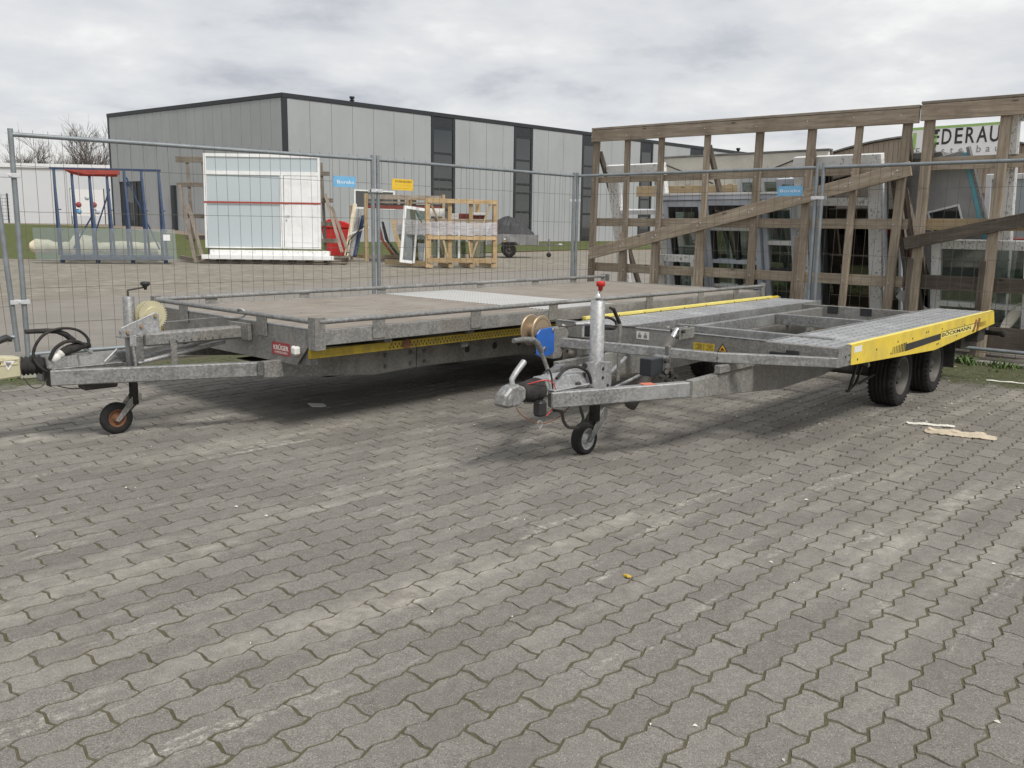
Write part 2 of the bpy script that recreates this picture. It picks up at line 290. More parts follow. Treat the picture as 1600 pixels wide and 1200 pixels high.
# ------------------------------------------------------------------ mesh helpers
class MB:
    def __init__(s): s.v = []; s.f = []; s.sm = []
    def add(s, vs, fs, smooth=False):
        o = len(s.v); s.v += [tuple(x) for x in vs]; s.f += [tuple(o+i for i in f) for f in fs]; s.sm += [smooth]*len(fs); return s
    def box(s, x0, x1, y0, y1, z0, z1):
        vs = [(x, y, z) for z in (z0, z1) for y in (y0, y1) for x in (x0, x1)]
        return s.add(vs, [(0, 2, 3, 1), (4, 5, 7, 6), (0, 1, 5, 4), (2, 6, 7, 3), (0, 4, 6, 2), (1, 3, 7, 5)])
    def bar(s, p0, p1, w, h, upv=(0, 0, 1)):
        p0, p1 = Vector(p0), Vector(p1); d = (p1-p0).normalized(); u = Vector(upv)
        sd_ = d.cross(u)
        if sd_.length < 1e-4: sd_ = d.cross(Vector((1, 0, 0)))
        sd_.normalize(); u = sd_.cross(d).normalized()
        vs = []
        for p in (p0, p1):
            for a, b in ((-1, -1), (1, -1), (1, 1), (-1, 1)): vs.append(p + sd_*a*w/2 + u*b*h/2)
        return s.add(vs, [(3, 2, 1, 0), (4, 5, 6, 7), (0, 1, 5, 4), (1, 2, 6, 5), (2, 3, 7, 6), (3, 0, 4, 7)])
    def tube(s, pts, r, n=8, closed=False, cap=True):
        pts = [Vector(p) for p in pts]; k = len(pts); rs = r if isinstance(r, (list, tuple)) else [r]*k
        prev = None; rings = []
        for i, p in enumerate(pts):
            a = pts[(i-1) % k] if (i or closed) else p; b = pts[(i+1) % k] if (i < k-1 or closed) else p
            d = (b-a).normalized()
            if prev is None:
                x = d.cross(Vector((0, 0, 1)))
                if x.length < .1: x = d.cross(Vector((1, 0, 0)))
            else: x = prev - d*prev.dot(d)
            x.normalize(); prev = x; y = d.cross(x)
            rings.append([p + (x*math.cos(2*math.pi*j/n) + y*math.sin(2*math.pi*j/n))*rs[i] for j in range(n)])
        vs = [q for R_ in rings for q in R_]; fs = []
        for i in range(k if closed else k-1):
            for j in range(n):
                a, b = i*n+j, i*n+(j+1) % n; c, d_ = ((i+1) % k)*n+(j+1) % n, ((i+1) % k)*n+j
                fs.append((a, d_, c, b))
        s.add(vs, fs, n > 5)
        if cap and not closed:
            s.add(rings[0], [tuple(range(n))]); s.add(rings[-1], [tuple(reversed(range(n)))])
        return s
    def prism(s, pts, ext):
        ex = Vector(ext); n = len(pts); a = [Vector(p) for p in pts]; b = [p+ex for p in a]
        return s.add(a+b, [tuple(range(n))[::-1], tuple(range(n, 2*n))] + [(i, (i+1) % n, n+(i+1) % n, n+i) for i in range(n)])
    def lathe(s, c, ax, prof, n=24, smooth=True):
        ax = Vector(ax).normalized(); x = ax.cross(Vector((0, 0, 1)))
        if x.length < .1: x = ax.cross(Vector((1, 0, 0)))
        x.normalize(); y = ax.cross(x); c = Vector(c); vs = []
        for t_, r in prof:
            for j in range(n): vs.append(c + ax*t_ + (x*math.cos(2*math.pi*j/n)+y*math.sin(2*math.pi*j/n))*r)
        fs = [(i*n+j, i*n+(j+1) % n, (i+1)*n+(j+1) % n, (i+1)*n+j) for i in range(len(prof)-1) for j in range(n)]
        return s.add(vs, fs, smooth)
    def mesh(s, name, mat):
        me = bpy.data.meshes.new(name); me.from_pydata(s.v, [], s.f)
        me.polygons.foreach_set('use_smooth', s.sm); me.materials.append(MATS[mat] if isinstance(mat, str) else mat); me.update(); return me
    def build(s, name, mat, parent=None, bevel=0, kind=None, loc=None, rot=None):
        o = bpy.data.objects.new(name, s.mesh(name, mat)); COL.objects.link(o)
        if parent: o.parent = parent
        if loc: o.location = loc
        if rot: o.rotation_euler = rot
        if kind: o['kind'] = kind
        if bevel:
            bv = o.modifiers.new('bevel', 'BEVEL'); bv.width = bevel; bv.segments = 1; bv.limit_method = 'ANGLE'; bv.angle_limit = rad(50)
        return o
def tag(o, label, cat, group=None):
    o['label'] = label; o['category'] = cat
    if group: o['group'] = group
    o['kind'] = 'thing'
    return o
def thing(name, label, cat, loc=(0, 0, 0), rz=0, group=None):
    o = bpy.data.objects.new(name, None); COL.objects.link(o); o.location = loc; o.rotation_euler = (0, 0, rz)
    o.empty_display_size = .2
    return tag(o, label, cat, group)
def struct(o): o['kind'] = 'structure'; return o
def box(name, mat, par, a, bevel=0): return MB().box(*a).build(name, mat, par, bevel)
def board(name, mat, par, p0, p1, w, h, upv=(0, 0, 1), bevel=.003):
    """a plank as its own object, long axis local x, so that the grain runs along it"""
    p0, p1 = Vector(p0), Vector(p1); d = (p1-p0); L = d.length; d.normalize(); u = Vector(upv); sd_ = u.cross(d)
    if sd_.length < 1e-4: sd_ = Vector((1, 0, 0)).cross(d)
    sd_.normalize(); u = d.cross(sd_)
    o = MB().box(0, L, -w/2, w/2, -h/2, h/2).build(name, mat, par, bevel)
    R_ = Matrix((d, sd_, u)).transposed().to_4x4(); R_.translation = p0; o.matrix_local = R_
    return o
def text(name, s, mat, par, loc, size, ex, ey, ext=.001, bold=0, shear=0, space=1, width=None):
    cu = bpy.data.curves.new(name, 'FONT'); cu.body = s; cu.size = size; cu.extrude = ext; cu.offset = bold; cu.shear = shear
    cu.space_character = space; cu.align_x = 'CENTER'; cu.align_y = 'CENTER'; cu.resolution_u = 3
    tmp = bpy.data.objects.new('tmp', cu); me = bpy.data.meshes.new_from_object(tmp); bpy.data.objects.remove(tmp)
    me.materials.append(MATS[mat]); o = bpy.data.objects.new(name, me); COL.objects.link(o)
    if par: o.parent = par
    ex, ey = Vector(ex).normalized(), Vector(ey).normalized(); ez = ex.cross(ey)
    w = max(v.co.x for v in me.vertices)-min(v.co.x for v in me.vertices); k = width/w if width else 1
    R_ = Matrix((ex, ey, ez)).transposed().to_4x4(); R_.translation = Vector(loc); o.matrix_local = R_ @ Matrix.Diagonal((k, 1, 1, 1))
    return o
# ------------------------------------------------------------------ ground
def terr(x, y):
    a = min(1, max(0, (-x-14)/18)); c = min(1, max(0, (y-32)/40)); return .85*a*a*(3-2*a)*c*c*(3-2*c)
def sheet(name, mat, poly, z, kind='structure', off=0):
    return None
def grid(name, mat, xs, ys, zoff, inside=None, kind='structure'):
    mb = MB(); nx, ny = len(xs), len(ys)
    mb.v = [(x, y, terr(x, y)+zoff) for y in ys for x in xs]
    for j in range(ny-1):
        for i in range(nx-1):
            mxp, myp = (xs[i]+xs[i+1])/2, (ys[j]+ys[j+1])/2
            if inside and not inside(mxp, myp): continue
            mb.f.append((j*nx+i, j*nx+i+1, (j+1)*nx+i+1, (j+1)*nx+i)); mb.sm.append(False)
    o = mb.build(name, mat); o['kind'] = kind; return o
def lin(a, b, n): return [a+(b-a)*i/(n-1) for i in range(n)]
grid('ground', 'soil', [-900, -400, -200] + lin(-120, 120, 60) + [200, 400, 900], [-60] + lin(-8, 120, 60) + [160, 220, 400, 1200], -.05)
# grass strips round the hall
mb = MB()
def strip(mb, pts, z):
    mb.add([(x, y, terr(x, y)+z) for x, y in pts], [tuple(range(len(pts)))])
def ribbon(name, mat, L, R_, z, sub=10):
    """sheet between two polylines, both subdivided"""
    def res(P):
        out_ = []
        for a, b in zip(P[:-1], P[1:]):
            for i in range(sub): t_ = i/sub; out_.append((a[0]+(b[0]-a[0])*t_, a[1]+(b[1]-a[1])*t_))
        return out_ + [P[-1]]
    A, B = res(L), res(R_); mb = MB(); rows = 8
    for i, (a, b) in enumerate(zip(A, B)):
        for j in range(rows+1):
            x = a[0]+(b[0]-a[0])*j/rows; y = a[1]+(b[1]-a[1])*j/rows; mb.v.append((x, y, terr(x, y)+z))
    for i in range(len(A)-1):
        for j in range(rows): mb.f.append((i*(rows+1)+j, i*(rows+1)+j+1, (i+1)*(rows+1)+j+1, (i+1)*(rows+1)+j)); mb.sm.append(True)
    o = mb.build(name, mat); o['kind'] = 'structure'; return o
ribbon('lawn', 'grass', [(-70, 46), (-24, 29.9), (-16, 29.7), (-10, 32.6), (-3, 41), (4, 52), (30, 74), (60, 104)], [(-76, 96), (-46, 76), (-30, 66), (-17, 60), (-8, 67), (4, 79), (30, 105), (56, 131)], -.022)
ribbon('gravel_yard', 'gravel', [(-20, 2), (-6.0, 12.6), (-5.0, 15.0), (2.5, 26.5), (15, 44)], [(-40, 26), (-24, 30.4), (-16, 30.2), (-10, 33.2), (30, 74.2)], -.030, 6)
ribbon('asphalt_apron', 'asphalt', [(-16, -6), (-4.3, 7.55), (.75, 12.6), (3, 11.0), (12, 2)], [(-22, 2), (-7.8, 13.9), (.9, 27.5), (14, 46), (40, 40)], -.016, 6)
ribbon('country_lane', 'lane', [(-170, 148), (-110, 116), (-52, 86)], [(-176, 156), (-113, 122), (-54, 90)], -.01)
# ------------------------------------------------------------------ block paving: interlocking wave stones
ANG = rad(49.8); PE = Vector((math.cos(ANG), math.sin(ANG))); PP = Vector((-PE.y, PE.x)); LEN, WID = .228, .114
O0 = Vector((-.0521, 2.3727))
pav = MB()
pv = [(-14, -5), (-4.16, 7.42), (.80, 12.52), (3.35, 10.05), (12, 1.5), (12, -5)]
pav.add([(x, y, -.0030) for x, y in pv], [tuple(range(len(pv)))])
pav = pav.build('block_paving', 'joint'); pav['kind'] = 'structure'
A1, A2 = .0095, .0072
def outline(ins):
    q = LEN/8; P = []
    j = .0033 + ins
    xs = [0, 1, 3, 5, 7, 8]; ws = [0, 1, -1, 1, -1, 0]
    bot = [(x*q, A1*w) for x, w in zip(xs, ws)]
    def side(x0): return [(x0-A2, WID*.27), (x0+A2, WID*.73)]
    P = [(bot[0][0]+j, bot[0][1]+j)] + [(x, y+j) for x, y in bot[1:-1]] + [(bot[-1][0]-j, bot[-1][1]+j)]
    P += [(x-j, y) for x, y in side(LEN)]
    P += [(bot[-1][0]-j, WID-j)] + [(x, WID+y-j) for x, y in bot[1:-1][::-1]] + [(bot[0][0]+j, WID-j)]
    P += [(x+j, y) for x, y in side(0)[::-1]]
    return [(x-LEN/2, y-WID/2) for x, y in P]
NV = 14; rv = random.Random(77); SVS = []
OB, IN = outline(-.0004), outline(.0016); n_ = len(OB)
for k in range(NV):
    jit = [(rv.gauss(0, .0011), rv.gauss(0, .0011)) for _ in OB]
    if k % 4 == 3:      # a chipped corner or edge
        c_ = rv.randrange(n_); cx_, cy_ = OB[c_]; jit[c_] = (-cx_*.07, -cy_*.10)
    SVS.append([(x+j_[0], y+j_[1], -.011) for (x, y), j_ in zip(OB, jit)] + [(x+j_[0], y+j_[1], 0) for (x, y), j_ in zip(IN, jit)])
SF = [(i, (i+1) % n_, n_+(i+1) % n_, n_+i) for i in range(n_)] + [tuple(range(n_, 2*n_))]
sms = []
for SV in SVS:
    sm_ = bpy.data.meshes.new('paving_stone'); sm_.from_pydata(SV, [], SF); sm_.materials.append(MATS['paving']); sm_.update(); sms.append(sm_)
def inside_pave(x, y):
    return y-x < 11.42 and x+1.03*y < 13.55 and y > -1.2 and -3.2-.62*max(y, 0) < x < 3.0+.62*max(y, 0)
stones = []
r2 = random.Random(3)
for r in range(-110, 130):
    for c in range(-60, 90):
        p = O0 + PE*((c + (.5 if r % 2 else 0))*LEN + LEN/2) + PP*(r*WID + WID/2)
        if inside_pave(p.x, p.y): stones.append((p.x, p.y))
inv = cam.matrix_world.inverted()
def seen(x, y):
    q = inv @ Vector((x, y, 0))
    if q.z > -.1: return None
    u_, v_ = -q.x/q.z*FPX, -q.y/q.z*FPX
    return -q.z if abs(u_) < 815 and abs(v_) < 615 else None
stones.sort(key=lambda s_: (seen(*s_) is None, seen(*s_) or s_[1]))
bigs, rest = stones[:300], stones[300:]
for i, (x, y) in enumerate(bigs):
    o = bpy.data.objects.new('paving_stone', sms[r2.randrange(NV)]); COL.objects.link(o); o.parent = pav
    o.location = (x, y, r2.uniform(-.0010, .0014)); o.rotation_euler = (r2.gauss(0, .006), r2.gauss(0, .006), ANG + r2.gauss(0, .009) + (math.pi if r2.random() < .5 else 0))
mb = MB(); vals = []
ca, sa = math.cos(ANG), math.sin(ANG)
for (x, y) in rest:
    z0 = r2.uniform(-.0010, .0014); tx, ty = r2.gauss(0, .006), r2.gauss(0, .006)
    SV = SVS[r2.randrange(NV)]
    mb.add([(x+a*ca-b_*sa, y+a*sa+b_*ca, c_+z0+a*tx+b_*ty) for a, b_, c_ in SV], SF); vals.append(r2.random())
o = mb.build('paving_stones', 'paving', pav, kind='stuff')
at_ = o.data.attributes.new('rnd', 'FLOAT', 'FACE'); nf = len(SF); arr = [0.0]*(len(vals)*nf)
for i, v_ in enumerate(vals):
    for k in range(nf): arr[i*nf+k] = v_
at_.data.foreach_set('value', arr)
# kerb stones along both fence lines
kb = thing('kerb', 'low weathered concrete kerb running under the left mesh fence', 'kerb', (-6.6, 4.92, 0), rad(45.2))
for i in range(10):
    box('kerb_stone', 'concrete', kb, (i*1.05, i*1.05+1.035, .06, .16, -.05, .055 if i < 4 else .02), .008)
kb = thing('kerb', 'low concrete kerb along the paving in front of the wooden racks', 'kerb', (.95, 12.45, 0), rad(-44.2))
for i in range(7):
    box('kerb_stone', 'concrete', kb, (i*1.05, i*1.05+1.035, .02, .12, -.05, .02), .008)
# moss and small weeds, too many to count
mb = MB(); r3 = random.Random(5)
def tuft(mb, x, y, n, h, z=0):
    for _ in range(n):
        a = r3.uniform(0, 6.28); l = h*r3.uniform(.4, 1); dx, dy = math.cos(a), math.sin(a); bx, by = x+r3.gauss(0, .03), y+r3.gauss(0, .03); w = r3.uniform(.003, .008)
        mb.add([(bx-dy*w, by+dx*w, z), (bx+dy*w, by-dx*w, z), (bx+dx*l*.5-dy*w, by+dy*l*.5+dx*w, z+l*.6), (bx+dx*l*.5+dy*w, by+dy*l*.5-dx*w, z+l*.6), (bx+dx*l, by+dy*l, z+l*.75)], [(0, 1, 3, 2), (2, 3, 4)])
for _ in range(170):
    s_ = r3.uniform(1.3, 6); d_ = abs(r3.gauss(0, .22)); tuft(mb, .95+.717*s_-.6964*d_-.02, 12.45-.696*s_-.7176*d_-.02, 7, .05)
for _ in range(60):
    s_ = r3.gauss(4.55, .45); d_ = abs(r3.gauss(0, .12)); tuft(mb, .95+.717*s_-.6964*d_, 12.45-.696*s_-.7176*d_, 10, .12)
for _ in range(110):
    s_ = r3.uniform(1.6, 4.2); d_ = abs(r3.gauss(0, .18)); tuft(mb, -6.6+.7046*s_+.71*d_-.02, 4.92+.7096*s_-.7046*d_, 7, .055)
o = mb.build('weeds', 'weed'); o['kind'] = 'stuff'
# litter: bark strips, chips
def flake(name, label, mat, x, y, L, w, a, th_=.01, cat='litter', seed=1, group=None):
    rr = random.Random(seed); n = 30; up_, dn = [], []
    for i in range(n+1):
        t_ = i/n*L; e_ = (1 if 0 < i < n else .45)
        up_.append((t_, w/2*e_*(rr.uniform(.78, 1.05)-.25*(i/n > .7)))); dn.append((t_, -w/2*e_*rr.uniform(.72, 1.05)))
    zz_ = [th_*(.5+.5*math.sin(i*.45+seed)+rr.uniform(0, .35)) for i in range(n+1)]; zz_[-1] += th_*.8
    mb = MB(); vs = []
    for i in range(n+1): vs += [(up_[i][0], up_[i][1], zz_[i]+.004), (dn[i][0], dn[i][1], zz_[i]*.5+.002), (up_[i][0], up_[i][1], zz_[i]+.004+th_*.5), (dn[i][0], dn[i][1], zz_[i]*.5+.002+th_*.5)]
    fs = []
    for i in range(n):
        a_, b_ = i*4, i*4+4; fs += [(a_+2, a_+3, b_+3, b_+2), (a_, b_, b_+1, a_+1), (a_, a_+2, b_+2, b_), (a_+1, b_+1, b_+3, a_+3)]
    fs += [(0, 1, 3, 2), (n*4, n*4+2, n*4+3, n*4+1)]
    mb.add(vs, fs); o = mb.build(name, mat, loc=(x, y, .001), rot=(0, 0, a)); tag(o, label, cat, group); return o
flake('bark_strip', 'large torn pale piece of peeled wood lying on the paving', 'cardboard', 2.70, 5.72, .42, .15, rad(-29), .007, 'wood scrap', 4)
flake('bark_flake', 'thin torn layer lying on the large peeled wood piece', 'cardboard', 2.73, 5.735, .34, .045, rad(-26), .012, 'wood scrap', 21)
flake('bark_strip', 'narrow pale sliver just behind the larger torn piece on the paving', 'debris_white', 2.68, 5.95, .30, .05, rad(-20), .006, 'wood scrap', 9)
flake('wood_sliver', 'white pointed splinter lying near the mossy edge at the right border', 'debris_white', 4.17, 7.78, .30, .028, rad(-30), .005, 'wood scrap', 12)
o = MB().box(-.06, .06, -.045, .045, 0, .004).build('plastic_wrapper', 'white_print', loc=(-1.38, 6.25, .006), rot=(.1, .12, .6)); tag(o, 'small silver white wrapper on the paving under the flatbed trailer', 'wrapper')
mb = MB()
for _ in range(420):
    x, y = r3.uniform(-4, 5), r3.uniform(1.8, 9.5)
    if r3.random() < .5: y = r3.uniform(6, 9); x = r3.uniform(1.5, 5)
    s_ = r3.uniform(.004, .012)*(1.5 if r3.random() < .06 else 1); a = r3.uniform(0, 3)
    if y-x > 11 or x+1.03*y > 13.2: continue
    mb.add([(x+s_*math.cos(a), y+s_*math.sin(a), .002), (x+s_*.6*math.cos(a+1.6), y+s_*.6*math.sin(a+1.6), .004), (x-s_*math.cos(a), y-s_*math.sin(a), .002), (x+s_*.5*math.cos(a-1.5), y+s_*.5*math.sin(a-1.5), .007)], [(0, 1, 2, 3), (0, 1, 3)])
o = mb.build('wood_chips', 'debris_white'); o['kind'] = 'stuff'
o = MB().box(-.02, .02, -.008, .008, 0, .006).build('leaf', 'sticker_yellow', loc=(.44, 3.17, .003), rot=(0, .2, 1.9)); tag(o, 'tiny yellow fallen leaf lying alone on the paving', 'leaf')
# ------------------------------------------------------------------ the hall across the yard
C0 = Vector((-15.4355, 61.5219, 0)); BR = rad(45.27); BL = rad(142.36); HH = 9.68
hall = thing('metal_hall', 'long light grey metal clad hall with dark window strips and flat roof', 'building', C0, 0)
dR = Vector((math.cos(BR), math.sin(BR), 0)); nR = Vector((math.sin(BR), -math.cos(BR), 0))
dL = Vector((math.cos(BL), math.sin(BL), 0)); nL = Vector((-math.sin(BL), math.cos(BL), 0))
def HR(u, z, o=0): p = dR*u + nR*o; return (p.x, p.y, z)
def HL(u, z, o=0): p = dL*u + nL*o; return (p.x, p.y, z)
LR, LL = 62.0, 22.02
mb = MB(); q = [(0, 0), tuple((dR*LR).xy), tuple((dR*LR+dL*LL).xy), tuple((dL*LL).xy)]
mb.prism([(x, y, -.4) for x, y in q], (0, 0, HH+.35)).build('wall_core', 'anthracite', hall)
def facade(fn, name, u0, u1, z0, z1, o0, o1, mat, bevel=0):
    mb = MB(); vs = [fn(u, z, o_) for o_ in (o0, o1) for z in (z0, z1) for u in (u0, u1)]
    mb.add(vs, [(0, 1, 3, 2), (4, 6, 7, 5), (0, 4, 5, 1), (2, 3, 7, 6), (0, 2, 6, 4), (1, 5, 7, 3)]); return mb.build(name, mat, hall, bevel)
strips = [(12.68, 15.13), (21.64, 23.94), (30.35, 32.45), (38.98, 41.05), (47.47, 49.84), (55.76, 57.9)]
seams = [.28, 2.0, 3.74, 5.49, 7.31, 9.15, 11.0, 12.68, None, 15.13, 16.68, 18.5, 20.37, 21.64, None, 23.94, 25.86, 27.85, 30.35, None, 32.45, 34.6, 36.8, 38.98, None, 41.05, 43.2, 45.3, 47.47, None, 49.84, 51.8, 53.8, 55.76, None, 57.9, 60, 62]
for a, b in zip(seams[:-1], seams[1:]):
    if a is None or b is None: continue
    if a < 9.15 and b > 5.5:
        facade(HR, 'wall_panel', a+.012, b-.012, 3.66, HH-.30, .02, .10, 'cladding'); facade(HR, 'wall_panel', a+.012, b-.012, -.3, 2.30, .02, .10, 'cladding')
        if a < 5.49 and False: pass
    else: facade(HR, 'wall_panel', a+.012, b-.012, -.3, HH-.30, .02, .10, 'cladding')
uu = .05
while uu < LL-.2:
    w_ = min(1.1, LL-.1-uu)
    if not (18.2 < uu+w_ and uu < 20.45): facade(HL, 'wall_panel', uu+.012, uu+w_-.012, -.3, HH-.30, .02, .10, 'cladding_left')
    else: facade(HL, 'wall_panel', uu+.012, uu+w_-.012, 4.3, HH-.30, .02, .10, 'cladding_left')
    uu += w_
facade(HR, 'roof_trim', -.12, LR+.1, HH-.28, HH, -.1, .16, 'roof_trim'); facade(HL, 'roof_trim', -.12, LL+.1, HH-.28, HH, -.1, .16, 'roof_trim')
facade(HR, 'corner_post', -.10, .26, -.3, HH-.28, .0, .14, 'roof_trim'); facade(HL, 'corner_post', LL-.1, LL+.08, -.3, HH-.28, 0, .14, 'roof_trim')
for a, b in strips:
    mb = MB()
    f = facade(HR, 'window_strip', a+.02, b-.02, -.2, HH-.28, .015, .06, 'anthracite')
    facade(HR, 'window_frame', a+.02, a+.26, -.2, HH-.28, .06, .13, 'anthracite'); facade(HR, 'window_frame', b-.26, b-.02, -.2, HH-.28, .06, .13, 'anthracite')
    for z0, z1, g in ((8.62, HH-.29, 0), (6.75, 8.55, 1), (4.80, 6.62, 1), (4.05, 4.62, 1), (2.5, 3.95, 1), (.25, 2.32, 1)):
        if g: facade(HR, 'pane', a+.30, b-.30, z0, z1, .061, .075, 'glass_facade')
        facade(HR, 'transom', a+.262, b-.262, z0-.14, z0-.01, .06, .12, 'anthracite')
        if not g: facade(HR, 'lamella_panel', a+.262, b-.262, z0, z1-.02, .06, .10, 'roof_trim')
# the low window with a pale frame
w = facade(HR, 'window', 5.5, 9.16, 2.30, 3.66, .01, .05, 'white_pvc')
facade(HR, 'pane', 5.66, 9.0, 2.44, 3.54, .051, .062, 'glass_facade')
for a, b, z0, z1 in ((5.5, 5.64, 2.30, 3.66), (9.02, 9.16, 2.3, 3.66), (5.64, 9.02, 2.30, 2.42), (5.64, 9.02, 3.56, 3.66), (7.2, 7.3, 2.42, 3.56)): facade(HR, 'window_frame', a, b, z0, z1, .062, .12, 'white_pvc')
# door on the left face
facade(HL, 'door', 18.45, 20.3, .2, 4.22, .0, .05, 'anthracite'); facade(HL, 'pane', 18.9, 19.75, .9, 3.9, .055, .07, 'glass_facade')
facade(HL, 'drain_pipe', 12.75, 13.15, 0, 3.9, .1, .35, 'anthracite')
mb = MB(); p = C0*0 + Vector((-10.77+15.4355, 65.8-61.52, 0)) + dL*1.2
mb.lathe((p.x, p.y, HH-.1), (0, 0, 1), [(0, .13), (.3, .13), (.31, .18), (.36, .18), (.37, .11), (.45, .11), (.46, .19), (.6, .18), (.62, 0)], 12).build('chimney', 'anthracite', hall)
p = dR*59.5+dL*1.5
mb = MB().lathe((p.x, p.y, HH-.1), (0, 0, 1), [(0, .16), (.5, .16), (.51, .24), (.7, .24), (.71, 0)], 12).build('chimney', 'anthracite', hall)
# pale hall far left, with a banner
far = thing('far_hall', 'low white hall far off behind the grass on the left', 'building', (-50, 92, 0), rad(8))
MB().box(-52, 12, 0, 20, .2, 6.55).build('wall', 'far_white', far)
for i in range(9): box('wall_panel', 'far_white', far, (-52+i*7.1, -52+i*7.1+7.0, -.12, -.01, .3, 6.3))
box('roof_trim', 'white_pvc', far, (-52.2, 12.2, -.3, 20.1, 6.3, 6.7))
bn = thing('banner', 'small white advertising banner with blue and red patches by the far white hall', 'banner', (-41.6, 88.0, .7), rad(8))
box('cloth', 'white_print', bn, (-1.1, 1.9, -.03, 0, .9, 3.4)); 
for (x, z, r_, m_) in ((-.4, 1.95, .27, 'red_print'), (1.0, 1.95, .27, 'red_print'), (.4, 2.6, .22, 'pvc_blue_grey'), (-.4, 1.3, .25, 'blue_sign'), (1.3, 1.3, .25, 'pvc_blue_grey')):
    MB().lathe((x, -.035, z), (0, 1, 0), [(-.004, 0), (-.004, r_), (.004, r_)], 14).build('print', m_, bn)
for x in (-1.15, 1.92): box('pole', 'anthracite', bn, (x, x+.07, -.02, .05, 0, 3.5))
# dark bar fence in the distance
ff = thing('bar_fence', 'far dark metal fence with thin wires along the country lane', 'fence', (-52, 78, .85), rad(-2))
for i in range(9):
    box('post', 'anthracite', ff, (-18+i*3.35, -18+i*3.35+.09, -.045, .045, 0, 2.5))
mb = MB()
for z in lin(.3, 2.35, 8): mb.box(-18, 9, -.012, .012, z, z+.025)
for i in range(90): mb.box(-18+i*.3, -18+i*.3+.012, -.02, -.01, .2, 2.4)
mb.build('mesh', 'anthracite', ff, kind='stuff')
# bare trees beyond
def bare_tree(x, y, h, seed, label):
    rr = random.Random(seed); t_ = thing('bare_tree', label, 'tree', (x, y, .8), rr.uniform(0, 6), 'leafless trees beyond the far white hall')
    mb, mc = MB(), MB()
    def grow(p, d, l, r, k):
        q = [p]; n = 3
        for i in range(n):
            d = (d + Vector((rr.gauss(0, .10), rr.gauss(0, .10), rr.gauss(.03, .05)))).normalized(); q.append(q[-1]+d*l/n)
        (mb if k < 2 else mc).tube(q, [r*(1-.4*i/n) for i in range(n+1)], 5 if k < 2 else 3, cap=False)
        if k >= 5: return
        for _ in range(rr.choice((3, 3, 4)) if k else 7):
            s_ = rr.choice(q[1:]); a = rr.uniform(.25, .7); ax = Vector((rr.gauss(0, 1), rr.gauss(0, 1), rr.gauss(0, .4))).normalized()
            nd = (d*math.cos(a) + ax*math.sin(a)).normalized(); nd.z = abs(nd.z)*.9+.1
            grow(s_, nd.normalized(), l*rr.uniform(.66, .84), max(r*.6, .012), k+1)
    grow(Vector((0, 0, 0)), Vector((0, 0, 1)), h*.30, h*.012, 0)
    mb.build('trunk', 'bark', t_); mc.build('crown', 'bark', t_, kind='stuff')
TL = ['bare tree at the left of the row above the far white hall', 'second bare tree from the left above the far white hall', 'bare tree in the middle of the row above the far white hall', 'fourth bare tree from the left above the far white hall', 'bare tree nearest the grey hall corner']
for i, (px, d_, h_) in enumerate(((82, 118, 13.5), (103, 116, 12.5), (122, 120, 14.5), (139, 115, 13.5), (163, 117, 14.5))):
    bare_tree((px-800)/FPX*d_, d_, h_, 20+i, TL[i])
for i, (px, d_, h_) in enumerate(((46, 130, 10), (60, 126, 11))):
    bare_tree((px-800)/FPX*d_, d_, h_, 40+i, ['small bare tree at the far left end of the row', 'thin low bare tree second from the far left end'][i])
# ------------------------------------------------------------------ mesh fence
FP_ = [Vector((-6.72, 5.09, 0)), Vector((-4.113, 7.458, 0)), Vector((-1.491, 9.798, 0)), Vector((.822, 12.434, 0)), Vector((3.322, 10.008, 0)), Vector((5.86, 7.545, 0))]
FL = ['fence panel at the left border of the photo, only its end post in view', 'galvanized mesh fence panel behind the drawbar of the flatbed trailer with a blue sign', 'mesh fence panel behind the middle of the flatbed deck with a yellow sign', 'mesh fence panel in front of the wooden rack, right of the fence corner', 'mesh fence panel at the right border behind the yellow trailer']
HZ = [.12, .41, .71, 1.03, 1.34, 1.71]
def fence_panel(i):
    a, b = FP_[i], FP_[i+1]; d = (b-a); L = d.length; rz = math.atan2(d.y, d.x)
    t_ = thing('mesh_fence', FL[i], 'fence', a, rz, 'mobile mesh fence panels round the yard')
    e0, e1 = .035, L-.035
    zt = 2.0
    for e_ in (e0, e1): MB().tube([(e_, 0, .03), (e_, 0, zt)], .021, 10).build('post', 'fence_tube', t_)
    MB().tube([(e0, 0, 1.955), (e1, 0, 1.955)], .019, 10).build('top_rail', 'fence_tube', t_)
    MB().tube([(e0, 0, .155), (e1, 0, .155)], .019, 10).build('bottom_rail', 'fence_tube', t_)
    mb = MB(); rr = random.Random(i); n = 31
    for k in range(n):
        x = e0+.06+(e1-e0-.12)*k/(n-1)+rr.gauss(0, .003); b0 = rr.gauss(0, .006)
        mb.tube([(x, .018, .09), (x+b0*.4, .018+b0, .8), (x-b0*.2, .018+b0*.6, 1.4), (x+rr.gauss(0, .003), .018, 1.99+rr.uniform(0, .012))], .0021, 3, cap=False)
    for z in HZ[:]:
        mb.tube([(e0, .0145, z), (L*.33, .0145+rr.gauss(0, .004), z+rr.gauss(0, .004)), (L*.66, .0145+rr.gauss(0, .004), z+rr.gauss(0, .004)), (e1, .0145, z)], .0021, 3, cap=False)
    mb.build('wire_mesh', 'fence_wire', t_, kind='stuff')
    return t_
FN = [fence_panel(i) for i in range(5)]
CL = ['upper fence clamp at the left edge of the photo', 'lower fence clamp at the left edge of the photo', 'upper clamp joining the posts beside the yellow sign', 'lower clamp on the posts beside the chequered plate', 'upper clamp at the rear fence corner', 'lower clamp at the rear fence corner', 'upper clamp on the posts right of the small blue sign', 'lower clamp on the posts behind the yellow trailer deck']
ci = 0
